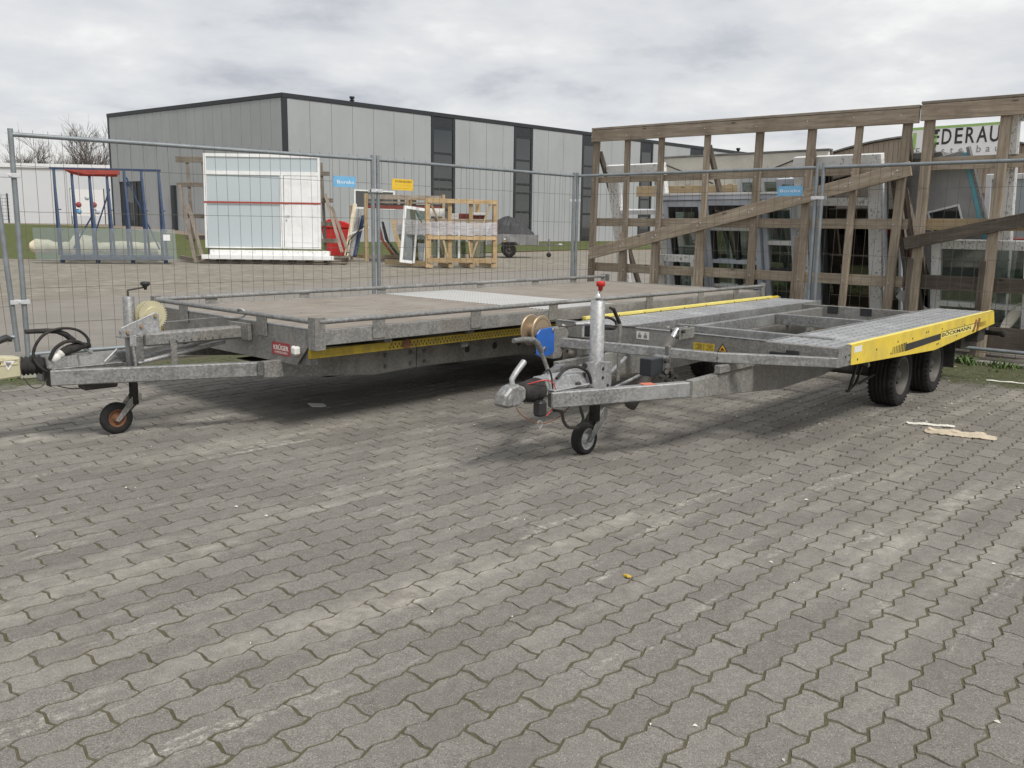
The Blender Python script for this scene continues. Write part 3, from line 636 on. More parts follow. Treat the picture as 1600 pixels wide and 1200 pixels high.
for i in (1, 2, 3, 4):
    p = FP_[i]; d = (FP_[i+1]-FP_[i-1]).normalized(); rz = math.atan2(d.y, d.x)
    if i == 3: rz = 0
    for z in ((1.63, .60) if i == 1 else (1.63, .47)):
        t_ = thing('fence_clamp', CL[ci], 'clamp', (p.x, p.y, z), rz, 'steel clamps joining the fence posts'); ci += 1
        box('bracket', 'clamp', t_, (-.075, .075, -.034, -.027, -.018, .018), .002); box('bracket', 'clamp', t_, (-.075, .075, .027, .034, -.018, .018), .002)
        MB().lathe((0, -.045, 0), (0, 1, 0), [(0, 0), (0, .012), (.09, .012), (.09, 0)], 6, False).build('bolt', 'clamp', t_)
    t_ = thing('concrete_block', ['mossy concrete fence foot at the left border', 'concrete fence foot hidden below the flatbed deck', 'concrete fence foot at the rear fence corner', 'concrete fence foot behind the yellow trailer'][i-1], 'fence foot', (p.x, p.y, 0), rz+math.pi/2, 'concrete feet under the fence posts')
    MB().prism([(-.34, -.11, .0), (.34, -.11, .0), (.30, -.11, .12), (-.30, -.11, .12)], (0, .22, 0)).build('body', 'concrete', t_, .01)
    box('slot', 'dark_steel', t_, (-.05, .05, -.03, .03, .118, .124))
# extra leaning post pair at far left (end of a loose panel)
def sign(i, x0, x1, z0, z1, mat, label, rows):
    a, b = FP_[i], FP_[i+1]; d = (b-a).normalized(); rz = math.atan2(d.y, d.x)
    t_ = thing('fence_sign', label, 'sign', a, rz)
    box('plate', mat, t_, (x0, x1, -.004, 0, z0, z1))
    for x in (x0+.012, x1-.012):
        for z in (z0+.012, z1-.012): MB().tube([(x-.004, -.006, z), (x, -.008, z+.006), (x+.004, .02, z), (x, .02, z-.006)], .0016, 4).build('cable_tie', 'black_plastic', t_)
    for s_, m_, zc, sz, wd, xc in rows: text('lettering', s_, m_, t_, ((x0+x1)/2+xc, -.0046, zc), sz, (1, 0, 0), (0, 0, 1), .0004, width=wd)
sign(1, 3.0, 3.27, 1.655, 1.765, 'blue_sign', 'light blue sign with white lettering wired to the left fence panel', [('Boreks', 'white_print', 1.705, .052, .20, .01)])
sign(2, .23, .54, 1.65, 1.77, 'yellow_sign', 'yellow sign with black lettering wired to the fence right of the posts', [('DORNIEDEN', 'black_print', 1.742, .03, .24, .01), ('+ + -', 'green_print', 1.71, .028, .08, -.07), ('----', 'orange_print', 1.708, .03, .12, .05), ('- - --- ------', 'black_print', 1.67, .02, .20, -.02)])
sign(3, 2.99, 3.29, 1.655, 1.765, 'blue_sign', 'small light blue sign on the fence before the slanted rack board', [('Boreks', 'white_print', 1.71, .045, .24, 0)])
FN[0].rotation_euler[1] = -.045
def wheel(par, c, R, w, rr_, rim_mat, hub=True, tread=True, seed=0, side=-1, n=40):
    """road wheel, axis along local y; side = outer side sign"""
    c = Vector(c); h = w/2
    rim = MB()
    s_ = side
    rim.lathe(c, (0, s_, 0), [(h*.88, rr_), (h*.95, rr_*.97), (h*.9, rr_*.90), (h*.35, rr_*.82), (h*.25, rr_*.6), (h*.45, rr_*.45), (h*.5, rr_*.26), (h*.75, rr_*.22), (h*.78, 0)], n)
    rim.lathe(c, (0, -s_, 0), [(h*.9, rr_), (h*.3, rr_*.85), (h*.2, 0)], n)
    o = rim.build('wheel', rim_mat, par)
    ty = MB(); g = R*.035
    prof = [(-h*.86, rr_), (-h, rr_*1.12), (-h*1.04, (R+rr_)/2), (-h*.95, R*.94), (-h*.78, R*.985)]
    if tread:
        for k in range(-2, 3):
            a = k*h*.31; prof += [(a-h*.13, R), (a+h*.13, R)]
            if k < 2: prof += [(a+h*.14, R-g), (a+h*.17, R-g)]
    else: prof += [(-h*.5, R), (h*.5, R)]
    prof += [(h*.78, R*.985), (h*.95, R*.94), (h*1.04, (R+rr_)/2), (h, rr_*1.12), (h*.86, rr_)]
    ty.lathe(c, (0, 1, 0), prof, n)
    if tread:
        for k in range(36):
            a = 2*math.pi*k/36
            for q in (-1, 1):
                p0 = Vector((math.cos(a)*(R-.004), 0, math.sin(a)*(R-.004)))
                a2 = a+.06*q; p1 = Vector((math.cos(a2)*(R*.955), 0, math.sin(a2)*(R*.955)))
                ty.bar(c+p0+Vector((0, q*h*.62, 0)), c+p1+Vector((0, q*h*1.0, 0)), .012, .008, p0)
    ty.build('tyre', 'tyre_rubber', o)
    b = MB()
    for k in range(5):
        a = 2*math.pi*k/5; b.lathe(c+Vector((math.cos(a)*rr_*.42, s_*h*.45, math.sin(a)*rr_*.42)), (0, s_, 0), [(0, .008), (.016, .008), (.017, 0)], 6, False)
    if hub: b.build('wheel_bolts', 'dark_steel', o)
    return o
def bolts(name, par, pts, ax, r=.009, l=.008, mat='galv_dark'):
    for p in pts: MB().lathe(p, ax, [(0, r*1.5), (.002, r*1.5), (.002, r), (l, r), (l, 0)], 6, False).build(name, mat, par)
# ================================================================== flatbed trailer (left)
T1 = thing('flatbed_trailer', 'long galvanized flatbed trailer with low tube railing and brown plywood deck', 'trailer', (-1.169, 5.289, 0), rad(47.28))
L1, W1, D1 = 5.585, 2.07, .649
VC = W1/2
for v0, v1, nm in ((0, .045, 1), (W1-.045, W1, 1)):
    MB().prism([(0.012, v0, .560), (0.012, v1, .560), (0.012, v1, .652), (0.012, v0, .652)], (L1-.03, 0, 0)).build('side_frame', 'galv_old', T1, .003)
box('rear_frame', 'galv_old', T1, (L1-.045, L1, 0.001, W1-.001, .545, .653), .003)
MB().prism([(0, .003, .654), (0, .003, .562), (0, .072, .560), (0, .213, .423), (0, W1-.213, .423), (0, W1-.072, .56), (0, W1-.003, .562), (0, W1-.003, .654)], (.009, 0, 0)).build('front_panel', 'galv_old', T1, .002)
box('front_lip', 'galv_bright', T1, (-.004, .030, .006, W1-.006, .6545, .6585))
# deck boards and the chequered plate
for a, b_ in ((.034, 1.12), (1.123, 2.17), (3.04, 4.28), (4.283, 5.535)): box('deck_board', 'deck_ply', T1, (a, b_, .047, W1-.047, .628, .6485+random.uniform(-.0006, .0006)), .0015)
box('chequered_plate', 'tread_plate', T1, (2.174, 3.036, .047, W1-.047, .63, .6525), .002)
mb = MB()
for u in (.06, .60, 1.10, 1.145, 1.65, 2.15, 3.06, 3.65, 4.26, 4.30, 4.9, 5.51):
    for k in range(9): mb.lathe((u, .09+k*.236, .6485), (0, 0, 1), [(0, .006), (.0012, .006), (.0014, 0)], 6, False)
mb.build('deck_screws', 'galv_dark', T1, kind='stuff')
# railing
zr, rr_ = .7045, .0165
MB().tube([(.02, .0, zr), (L1-.02, .0, zr)], rr_, 12).build('railing_tube', 'galv', T1)
MB().tube([(.02, W1, zr), (L1-.02, W1, zr)], rr_, 12).build('railing_tube', 'galv', T1)
MB().tube([(.0, .02, zr), (.0, W1-.02, zr)], rr_, 12).build('railing_tube', 'galv', T1)
US = [.474, 1.337, 2.175, 3.475, 4.325, 4.99]
for v, o_ in ((-.008, -1), (W1+.001, 1)):
    for u in US: box('railing_post', 'galv_old', T1, (u-.05, u+.05, v, v+.008, .574, .706), .002)
for v in (.575, W1-.575+.10): box('railing_post', 'galv_old', T1, (-.012, -.003, v-.058, v+.058, .574, .706), .002)
for v in (.575, W1-.475): box('railing_post', 'galv_old', T1, (-.003, .05, v+.05, v+.058, .655, .704), .002)
for v, s_ in ((-.012, 1), (W1+.004, 1)):
    for u in (0.0, L1-.062): box('corner_post', 'galv_old', T1, (u-.014, u+.062, v, v+.008, .534, .733), .002)
for u in (-.016, L1+.002):
    for v in (-.003, W1-.057): box('corner_post', 'galv_old', T1, (u, u+.008, v, v+.06, .534, .7325), .002)
# chassis members
def chassis1(v):
    P = [(-.12, v, .438), (-.12, v, .338), (.05, v, .325), (.73, v, .262), (1.115, v, .276)]
    MB().prism(P + [(1.115, v, .428), (.3, v, .437)], (0, .05, 0)).build('chassis_beam', 'galv_old', T1, .003)
    MB().prism([(1.121, v-.002, .276), (2.3, v-.002, .262), (5.2, v-.002, .262), (5.2, v-.002, .428), (1.121, v-.002, .428)], (0, .05, 0)).build('chassis_beam', 'galv_old', T1, .003)
chassis1(.375); chassis1(W1-.425)
bolts('bolt', T1, [(u, .374, z) for u in (.83, 1.06, 1.19) for z in (.31, .385)], (0, -1, 0), .013, .012)
for u in (1.62, 1.92, 2.2): 
    MB().lathe((u, .372, .36), (0, -1, 0), [(0, .026), (.001, .026), (.0011, 0)], 16, False).build('oval_hole', 'black_plastic', T1)
    box('oval_hole', 'black_plastic', T1, (u-.018, u+.018, .3705, .372, .335, .385))
for u in (.6, 1.35, 2.1, 2.85, 3.6, 4.35, 5.1): box('cross_member', 'galv_dark', T1, (u-.03, u+.03, .06, W1-.06, .53, .612))
for u in (.02, 1.3, 2.4, 4.0): box('bearer', 'galv_dark', T1, (u, u+.06, .1, W1-.1, .431, .528))
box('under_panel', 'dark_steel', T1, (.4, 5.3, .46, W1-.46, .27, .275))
# yellow perforated side strips (ramp rails) with marker
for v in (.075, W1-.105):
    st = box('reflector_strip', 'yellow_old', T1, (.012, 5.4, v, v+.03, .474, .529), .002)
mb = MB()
for i in range(150):
    u = .62+i*.032
    for k in range(2): mb.box(u+k*.016, u+k*.016+.008, .0735, .0747, .483+k*.019, .483+k*.019+.016)
mb.build('perforation', 'dark_steel', T1, kind='stuff')
MB().lathe((.765, .072, .505), (0, -1, 0), [(0, .033), (.006, .033), (.008, .026), (.0082, 0)], 20).build('side_marker', 'rust', T1)
box('marker_bar', 'rust', T1, (.725, .805, .070, .0745, .488, .522), .002)
# drawbar
for s_ in (-1, 1):
    MB().bar((-1.165, VC+s_*.085, .386), (-.10, VC+s_*.60, .386), .055, .090).build('drawbar_beam', 'galv', T1, .006)
    box('drawbar_plate', 'galv_dark', T1, (-.15, .12, VC+s_*.63-.004, VC+s_*.63+.004, .35, .44), .002)
mb = MB(); mb.prism([(-1.17, VC-.075, .43), (-1.17, VC-.05, .505), (-1.17, VC+.05, .505), (-1.17, VC+.075, .43)], (.18, 0, 0))
mb.prism([(-.99, VC-.07, .43), (-.99, VC-.045, .495), (-.99, VC+.045, .495), (-.99, VC+.07, .43)], (.30, 0, 0)); mb.build('overrun_body', 'galv_dark', T1, .008)
box('overrun_flange', 'galv', T1, (-1.16, -.75, VC-.11, VC+.11, .431, .440), .003)
mb = MB(); mb.lathe((-1.165, VC, .455), (-1, 0, 0), [(0, .035)] + [(.01+i*.0115, .056 if i % 2 else .040) for i in range(12)] + [(.15, .03), (.15, 0)], 20); mb.build('bellows', 'black_rubber', T1)
# coupling head with lever
mb = MB(); mb.prism([(-1.30, VC-.048, .40), (-1.30, VC-.048, .515), (-1.42, VC-.048, .53), (-1.62, VC-.048, .525), (-1.80, VC-.048, .50), (-1.84, VC-.048, .42), (-1.62, VC-.048, .385)], (0, .096, 0)); hd = mb.build('coupling_head', 'zinc_cream', T1, .010)
for z in (.50, .475): box('rib', 'zinc_cream', hd, (-1.66, -1.32, VC-.053, VC-.047, z, z+.008), .001)
for u in (-1.38, -1.44, -1.50): box('slot', 'rust', hd, (u, u+.035, VC-.0495, VC-.0478, .482, .496))
MB().prism([(-1.395, VC-.0515, .505), (-1.335, VC-.0515, .497), (-1.372, VC-.0515, .445)], (0, .003, 0)).build('triangle_sticker', 'white_print', hd)
MB().prism([(-1.385, VC-.053, .495), (-1.352, VC-.053, .490), (-1.372, VC-.053, .463)], (0, .0014, 0)).build('triangle_sticker', 'grey_print', hd)
MB().tube([(-1.62, VC, .52), (-1.52, VC, .56), (-1.42, VC, .60), (-1.35, VC, .625), (-1.325, VC, .612)], [.014, .018, .02, .019, .016], 10).build('coupling_handle', 'black_plastic', T1)
# handbrake lever with long black grip
MB().tube([(-.90, VC-.03, .50), (-.97, VC-.035, .555), (-1.03, VC-.035, .605)], .012, 8).build('brake_lever', 'galv', T1)
MB().tube([(-1.0, VC-.035, .580), (-1.045, VC-.036, .622), (-1.09, VC-.036, .645), (-1.15, VC-.036, .652), (-1.262, VC-.036, .655)], [.017, .017, .016, .015, .013], 10).build('brake_grip', 'black_rubber', T1)
MB().lathe((-1.135, VC-.04, .475), (.72, 0, .55), [(0, 0), (0, .026), (.045, .026), (.05, .022), (.055, .028), (.075, .028)], 14).build('plug', 'white_plastic', T1)
MB().tube([(-1.09, VC-.04, .51), (-1.03, VC-.04, .535), (-.985, VC-.04, .545), (-.945, VC-.04, .55), (-.91, VC-.04, .545)], [.024, .028, .027, .019, .014], 12).build('plug_boot', 'black_rubber', T1)
def loopc(name, par, pts, r, mat, n=6, sub=6):
    P = [Vector(p) for p in pts]; q = []
    for i in range(len(P)-1):
        a, b, c, d = P[max(i-1, 0)], P[i], P[i+1], P[min(i+2, len(P)-1)]
        for k in range(sub):
            t_ = k/sub; q.append(.5*((2*b)+(-a+c)*t_+(2*a-5*b+4*c-d)*t_*t_+(-a+3*b-3*c+d)*t_**3))
    q.append(P[-1]); return MB().tube(q, r, n).build(name, mat, par)
y_ = VC-.06
loopc('cable', T1, [(-1.10, y_, .39), (-1.19, y_-.02, .43), (-1.235, y_, .50), (-1.225, y_, .57), (-1.17, y_, .635), (-1.08, y_, .662), (-.99, y_, .648), (-.935, y_, .60), (-.93, y_, .555), (-.95, y_+.02, .54)], .0085, 'black_rubber')
loopc('cable', T1, [(-1.15, y_, .49), (-1.12, y_, .545), (-1.06, y_, .582), (-.99, y_, .578), (-.95, y_+.01, .55)], .0105, 'black_rubber')
loopc('breakaway_cable', T1, [(-1.30, y_, .40), (-1.26, y_, .34), (-1.21, y_, .335), (-1.17, y_, .37), (-1.12, y_, .33), (-1.02, y_, .30), (-.93, y_, .31)], .003, 'dark_steel', 5)
box('spring_box', 'dark_steel', T1, (-1.0, -.80, VC-.14, VC-.04, .295, .338), .01)
box('stone_guard', 'black_rubber', T1, (-1.175, -1.168, VC-.11, VC-.04, .335, .44), .003)
# jockey jack
JU, JV = -.695, .93
MB().lathe((JU, JV, .33), (0, 0, 1), [(0, .034), (.50, .034), (.503, .031), (.504, 0)], 20).build('jack_tube', 'galv', T1)
MB().lathe((JU, JV, .17), (0, 0, 1), [(0, 0), (0, .026), (.3, .026)], 16).build('inner_tube', 'black_rubber', T1)
box('jack_clamp', 'galv', T1, (JU-.05, JU+.05, JV-.05, JV+.05, .60, .625), .004)
MB().tube([(JU, JV, .83), (JU, JV, .862), (JU, JV, .870), (JU+.10, JV-.01, .884)], .006, 6).build('crank_arm', 'dark_steel', T1)
MB().lathe((JU+.105, JV-.01, .868), (0, 0, 1), [(0, 0), (0, .008), (.018, .011), (.03, .028), (.042, .030), (.05, .024), (.052, 0)], 14).build('crank_knob', 'black_plastic', T1)
wh = MB().lathe((-.805, .945, .097), (0, -1, 0), [(-.016, 0), (-.016, .055), (.018, .057), (.02, .05), (.006, .044), (.004, .026), (.022, .02), (.024, 0)], 26).build('jockey_wheel', 'rust', T1)
MB().lathe((-.805, .945, .097), (0, -1, 0), [(-.02, .055), (-.026, .07), (-.022, .09), (-.012, .097), (.012, .097), (.022, .09), (.026, .07), (.02, .055)], 30).build('tyre', 'tyre_rubber', wh)
for s_ in (-.034, .030): MB().prism([(-.825, .945+s_, .085), (-.80, .945+s_, .075), (-.725, .945+s_, .150), (-.655, .945+s_, .205), (-.655, .945+s_, .235), (-.685, .945+s_, .25), (-.735, .945+s_, .20)], (0, .005, 0)).build('fork', 'galv_old', T1, .002)
MB().tube([(JU, JV, .20), (-.70, .945, .17), (-.735, .945, .14)], .022, 8).build('swivel', 'dark_steel', T1)
# winch, strap lever, upper beam
MB().prism([(-.785, .845, .60), (-.785, .845, .655), (-.735, .845, .675), (-.575, .845, .735), (-.55, .845, .725), (-.55, .845, .605)], (0, .006, 0)).build('winch_bracket', 'galv_bright', T1, .003)
box('winch_base', 'galv', T1, (-.79, -.53, .835, .93, .594, .602), .003)
mb = MB(); mb.lathe((-.575, .87, .715), (0, 1, 0), [(-.012, 0), (-.012, .05), (-.002, .052), (-.002, .082), (.006, .085), (.012, .085), (.012, .05), (.055, .05), (.055, .085), (.062, .085), (.062, 0)], 36)
for k in range(36):
    a = 2*math.pi*k/36; mb.box(-.575+math.cos(a)*.086-.003, -.575+math.cos(a)*.086+.003, .868, .880, .715+math.sin(a)*.086-.003, .715+math.sin(a)*.086+.003)
mb.sm = [False]*len(mb.f); mb.build('winch_drum', 'zinc_cream', T1)
bolts('bolt', T1, [(-.665, .844, .655), (-.575, .844, .712), (-.75, .844, .625)], (0, -1, 0), .009, .014, 'copper_zinc')
MB().tube([(-.735, .825, .615), (-.735, .815, .56), (-.73, .800, .40), (-.715, .79, .365), (-.68, .79, .355)], .010, 6).build('crank_lever', 'galv', T1)
box('lever_plate', 'galv_bright', T1, (-.755, -.715, .805, .810, .545, .61), .002)
box('upper_beam', 'galv_old', T1, (-.66, -.002, .79, .875, .535, .617), .012)
box('beam_bracket', 'galv_old', T1, (-.03, -.004, .70, .96, .53, .64), .003)
mb = MB()
for i in range(8): mb.lathe((-.52+i*.048, .789, .556), (0, -1, 0), [(0, .005), (.0008, .005), (.0009, 0)], 8, False)
mb.build('beam_holes', 'black_plastic', T1)
box('upright_bar', 'galv_old', T1, (-.515, -.475, .782, .788, .335, .545), .002); box('tube_post', 'galv_dark', T1, (-.72, -.66, .83, .90, .43, .60), .004)
MB().tube([(-.69, .87, .462), (-.12, .95, .527)], .012, 8).build('brake_rod', 'galv_bright', T1); MB().tube([(-.70, .84, .436), (-.10, .88, .512)], .014, 8).build('brake_rod', 'galv_bright', T1)
MB().tube([(-.86, .93, .45), (-.78, .93, .52)], .007, 6).build('brake_link', 'galv_bright', T1)
# hook and strap
MB().tube([(-.015, .86, .705), (-.02, .83, .725), (-.018, .795, .728), (-.01, .775, .715), (0, .78, .69), (0, .81, .672), (-.01, .86, .664), (-.02, .92, .660), (-.03, 1.0, .659)], .007, 8).build('strap_hook', 'galv_bright', T1)
MB().bar((-.50, .90, .665), (-.03, 1.02, .659), .035, .0025).build('winch_strap', 'galv_dark', T1)
# badge and lamp on the front panel
bd = box('badge', 'red_print', T1, (-.0025, -.0003, .275, .475, .468, .548)); 
text('lettering', 'KRÜGER', 'white_plastic', bd, (-.0028, .375, .512), .040, (0, -1, 0), (0, 0, 1), .0003, .001, width=.165)
text('lettering', 'FAHRZEUGBAU', 'white_plastic', bd, (-.0028, .375, .484), .02, (0, -1, 0), (0, 0, 1), .0002, width=.14)
for v, w_ in ((.175, .046), (.212, .034)):
    lp = MB().prism([(-.045 if v < .2 else -.03, v-w_/2, .492), (-.045 if v < .2 else -.03, v+w_/2, .492), (-.045 if v < .2 else -.03, v+w_/2, .545), (-.045 if v < .2 else -.03, v-w_/2, .545)], (.043 if v < .2 else .028, 0, 0)).build('position_lamp', 'white_plastic', T1, .010)
for u in (2.66, 3.40):
    for s_, v in ((-1, .245), (1, W1-.245)): wheel(T1, (u, v, .238), .238, .175, .15, 'rim_grey', tread=False, side=s_, n=32)
    MB().tube([(u, .3, .238), (u, W1-.3, .238)], .03, 8).build('axle', 'dark_steel', T1)
for v in (W1-.2, .2): box('tail_lamp', 'red_plastic', T1, (L1+.001, L1+.04, v-.1, v+.1, .44, .53), .004)
# ================================================================== yellow car transporter (right)
T2 = thing('car_transporter', 'galvanized car transporter trailer with two perforated tracks and yellow side boards', 'trailer', (1.887, 5.14, 0), rad(49.15))
W2 = 2.085; VC2 = 1.03
def yside(v0, v1, nm, zt=.620):
    P = [(.19, zt), (1.9, zt-.002), (3.495, zt-.006), (3.56, .500), (1.86, .428), (.20, .494)]
    return MB().prism([(u, v0, z) for u, z in P], (0, v1-v0, 0)).build(nm, 'yellow_paint', T2, .002)
sb = yside(-.003, .0, 'side_board'); sb2 = yside(1.975, 1.985, 'side_board', .634)
box('top_strip', 'yellow_faded', T2, (.19, 3.49, .0005, .028, .616, .6215), .002)
box('top_strip', 'yellow_faded', T2, (.19, 3.30, 1.95, 1.974, .612, .6365), .002)
for u in (.35, .62, .98, 1.22, 1.6, 1.97, 2.5, 2.95, 3.2):
    bolts('rivet', T2, [(u, 1.949, .618)], (0, -1, 0), .004, .003, 'dark_steel')
for u, z in ((.30, .52), (.62, .55), (1.02, .565), (1.32, .56), (1.62, .578), (1.66, .58), (2.0, .575), (2.6, .562), (.90, .497), (1.9, .47), (1.93, .47), (2.4, .49)):
    bolts('rivet', T2, [(u, -.003, z)], (0, -1, 0), .005, .003, 'dark_steel')
# black flash and lettering on the board
MB().prism([(1.20, -.0045, .533), (1.98, -.0045, .5425), (1.98, -.0045, .497), (1.20, -.0045, .484)], (0, .0012, 0)).build('black_stripe', 'black_print', sb)
mb = MB()
for i in range(9): mb.box(.93+i*.031, .93+i*.031+.006+i*.0018, -.0045, -.0033, .488-i*.0003, .545-(8-i)*.0012)
mb.build('black_hatching', 'black_print', sb)
mb = MB(); mb.box(2.0, 2.95, -.0040, -.0033, .502, .5475)
mb.build('lettering_ground', 'yellow_faded', sb)
text('lettering', 'BÖCKMANN', 'black_print', sb, (2.40, -.0046, .525), .038, (1, 0, 0), (0, 0, 1), .0004, .0006, width=.78)
box('black_line', 'black_print', sb, (1.98, 3.05, -.0050, -.0042, .549, .5525)); 
mb = MB()
for i in range(10): mb.box(2.98+i*.03, 2.98+i*.03+.018-i*.0016, -.0045, -.0033, .508, .548)
mb.build('black_hatching', 'black_print', sb)
box('sticker', 'white_plastic', sb, (.235, .36, -.0042, -.0033, .565, .602))
mb = MB(); mb.tube([(2.86, -.004, .49), (2.90, -.006, .54), (2.93, -.004, .575)], .012, 5); mb.tube([(2.98, -.004, .48), (3.0, -.006, .53), (3.02, -.004, .585)], .012, 5)
mb.build('rust_scrape', 'rust', sb)
MB().prism([(.0, -.0035, .499), (.0, -.0035, .6175), (.188, -.0035, .6185), (.188, -.0035, .496)], (0, .008, 0)).build('front_bracket', 'galv', T2, .002)
bolts('bolt', T2, [(.10, -.0035, .555), (.155, -.0035, .56), (.165, -.0035, .52)], (0, -1, 0), .005, .004, 'dark_steel')
# front beam
box('front_beam', 'galv_old', T2, (.0, .05, .005, W2, .503, .612), .003)
box('front_lip', 'galv', T2, (-.003, .035, .45, W2-.01, .6125, .618), .001)
# tracks: perforated plates
def track(v0, v1, u0, u1, rows):
    mb = MB(); wS = .013; n = rows; gap = (v1-v0)/(n)
    cells = []
    v = v0
    for r in range(n):
        a, b_ = v0+r*gap, v0+(r+1)*gap-wS
        mb.box(u0, u1, a, b_, .6065, .6115)
    k = 0; u = u0
    while u < u1-.02:
        for r in range(n-1):
            a = v0+(r+1)*gap-wS; off = .045 if r % 2 else 0
            uu0 = u+off; mb.box(uu0, min(uu0+.030, u1), a-.0003, a+wS+.0003, .6063, .6113)
        u += .09
    o = mb.build('track_plate', 'galv_track', T2)
    mb = MB()
    u = u0+.03
    while u < u1-.06:
        for r in range(n-1):
            a = v0+(r+1)*gap-wS; off = .045 if r % 2 else 0
            mb.box(u+off+.003, u+off+.052, a-.008, a-.0015, .6113, .6142)
        u += .09
    mb.build('anti_slip_lips', 'galv_track', o, kind='stuff')
    return o
track(.032, .455, .052, 3.44, 6); track(1.53, 1.947, .052, 3.40, 6)
for v0, v1 in ((.034, .45), (1.535, 1.94)): box('track_base', 'galv_dark', T2, (.055, 3.42, v0, v1, .552, .556))
for v, v1 in ((.456, .475), (1.505, 1.529)): box('track_edge', 'galv', T2, (.052, 3.42, v, v1, .535, .6135), .002)
box('inner_beam', 'galv', T2, (.39, 1.88, 1.24, 1.29, .515, .600), .003); box('inner_beam', 'galv_old', T2, (1.90, 3.0, 1.30, 1.35, .50, .585), .003)
box('inner_beam', 'galv_old', T2, (.42, 3.0, .52, .56, .43, .52), .003)
box('cross_beam', 'galv', T2, (.37, .415, .185, 1.3, .545, .6235), .003); box('cross_beam', 'galv', T2, (1.84, 1.885, .477, 1.238, .52, .606), .003)
box('cross_beam', 'galv_dark', T2, (1.0, 1.05, .1, 1.95, .455, .53), .003); box('cross_beam', 'galv_dark', T2, (2.6, 2.65, .1, 1.95, .455, .53), .003)
box('rear_beam', 'galv_old', T2, (2.98, 3.03, .477, 1.504, .47, .604), .003)
for v in (1.16, .86): box('notch', 'black_plastic', T2, (2.976, 2.9805, v, v+.10, .535, .602))
MB().lathe((.12, 1.22, .6185), (0, 0, 1), [(0, .02), (.014, .02), (.016, 0)], 8).build('stud', 'galv_dark', T2)
# chassis
def chassis2(v):
    P = [(-.72, .445), (-.72, .345), (-.2, .305), (.42, .252), (1.15, .262), (1.5, .30), (3.25, .345), (3.25, .45), (-.1, .452)]
    MB().prism([(u, v, z) for u, z in P], (0, .05, 0)).build('chassis_beam', 'galv_old', T2, .003)
chassis2(.53); chassis2(VC2*2-.58)
for s_ in (-1, 1):
    MB().bar((-1.475, VC2+s_*.075, .382), (-.66, VC2+s_*.478, .392), .055, .086).build('drawbar_beam', 'galv', T2, .006)
    box('stringer', 'galv_old', T2, (-.45, .0, VC2+s_*.5-.02, VC2+s_*.5+.02, .456, .502), .003)
MB().bar((-.965, VC2-.315, .434), (-.90, VC2-.352, .434), .06, .0026).build('red_spray_mark', 'red_spray', T2)
# lower frame arm carrying the winch
MB().bar((.0, .0, .531), (-.37, .58, .538), .05, .058).build('swing_arm', 'galv', T2, .004)
MB().bar((-.37, .58, .538), (-.86, 1.40, .595), .05, .058).build('swing_arm', 'galv', T2, .004)
bolts('bolt', T2, [(-.355, .54, .552), (-.36, .55, .52)], (-.85, -.53, 0), .006, .005, 'dark_steel')
wp = MB(); wp.prism([(-.93, 1.365, .50), (-.93, 1.365, .685), (-.79, 1.365, .685), (-.79, 1.365, .585), (-.86, 1.365, .50)], (0, .07, 0)); wp.build('winch_post', 'galv_old', T2, .004)
MB().prism([(-.80, 1.40, .63), (-.80, 1.40, .70), (-.775, 1.40, .69), (-.74, 1.40, .632)], (0, .006, 0)).build('winch_gusset', 'white_plastic', T2)
MB().prism([(-1.10, 1.355, .545), (-1.10, 1.355, .665), (-1.07, 1.355, .69), (-.95, 1.355, .695), (-.935, 1.355, .68), (-.935, 1.355, .545), (-.97, 1.355, .528), (-1.06, 1.355, .525)], (0, .010, 0)).build('winch_plate', 'blue_paint', T2, .003)
bolts('bolt', T2, [(-1.03, 1.354, .575), (-.95, 1.354, .68)], (0, -1, 0), .010, .008, 'chrome')
mb = MB(); mb.lathe((-1.02, 1.38, .675), (0, 1, 0), [(0, 0), (0, .03), (.002, .088), (.008, .093), (.014, .088), (.014, .04), (.085, .04), (.085, .088), (.091, .093), (.097, .088), (.099, 0)], 40, False); mb.build('winch_drum', 'copper_zinc', T2)
mb = MB()
for k in range(34):
    a = 2*math.pi*k/34; mb.lathe((-1.02+math.cos(a)*.072, 1.3815, .675+math.sin(a)*.072), (0, -1, 0), [(0, .0035), (.0006, .0035), (.0007, 0)], 6, False)
mb.build('drum_holes', 'black_plastic', T2)
MB().tube([(-.86, 1.385, .69), (-.80, 1.36, .688), (-.74, 1.33, .70), (-.30, 1.2, .66)], .005, 6).build('winch_cable', 'dark_steel', T2)
MB().tube([(-.70, 1.32, .62), (-.70, 1.32, .705)], .010, 6).build('cable_guide', 'galv_bright', T2); MB().tube([(-.755, 1.34, .70), (-.66, 1.30, .70)], .012, 6).build('cable_guide', 'galv_bright', T2)
# tilting cylinder
a_, b_ = Vector((-.68, .97, .235)), Vector((-.17, .97, .655))
d_ = (b_-a_).normalized(); Lc = (b_-a_).length
MB().lathe(a_, d_, [(0, 0), (0, .038), (.36, .038), (.365, .042), (.40, .042), (.405, .042), (.49, .046), (.56, .046), (.575, .03), (.576, 0)], 24).build('tilt_cylinder', 'rim_grey', T2)
MB().lathe(a_+d_*.57, d_, [(0, .017), (Lc-.57, .017)], 14).build('piston_rod', 'chrome', T2)
box('cylinder_lug', 'galv_old', T2, (-.19, -.004, .94, .95, .59, .66), .003); box('cylinder_lug', 'galv_old', T2, (-.19, -.004, .99, 1.0, .59, .66), .003)
MB().tube([(-.165, .92, .645), (-.165, 1.02, .645)], .012, 8).build('cylinder_pin', 'dark_steel', T2)
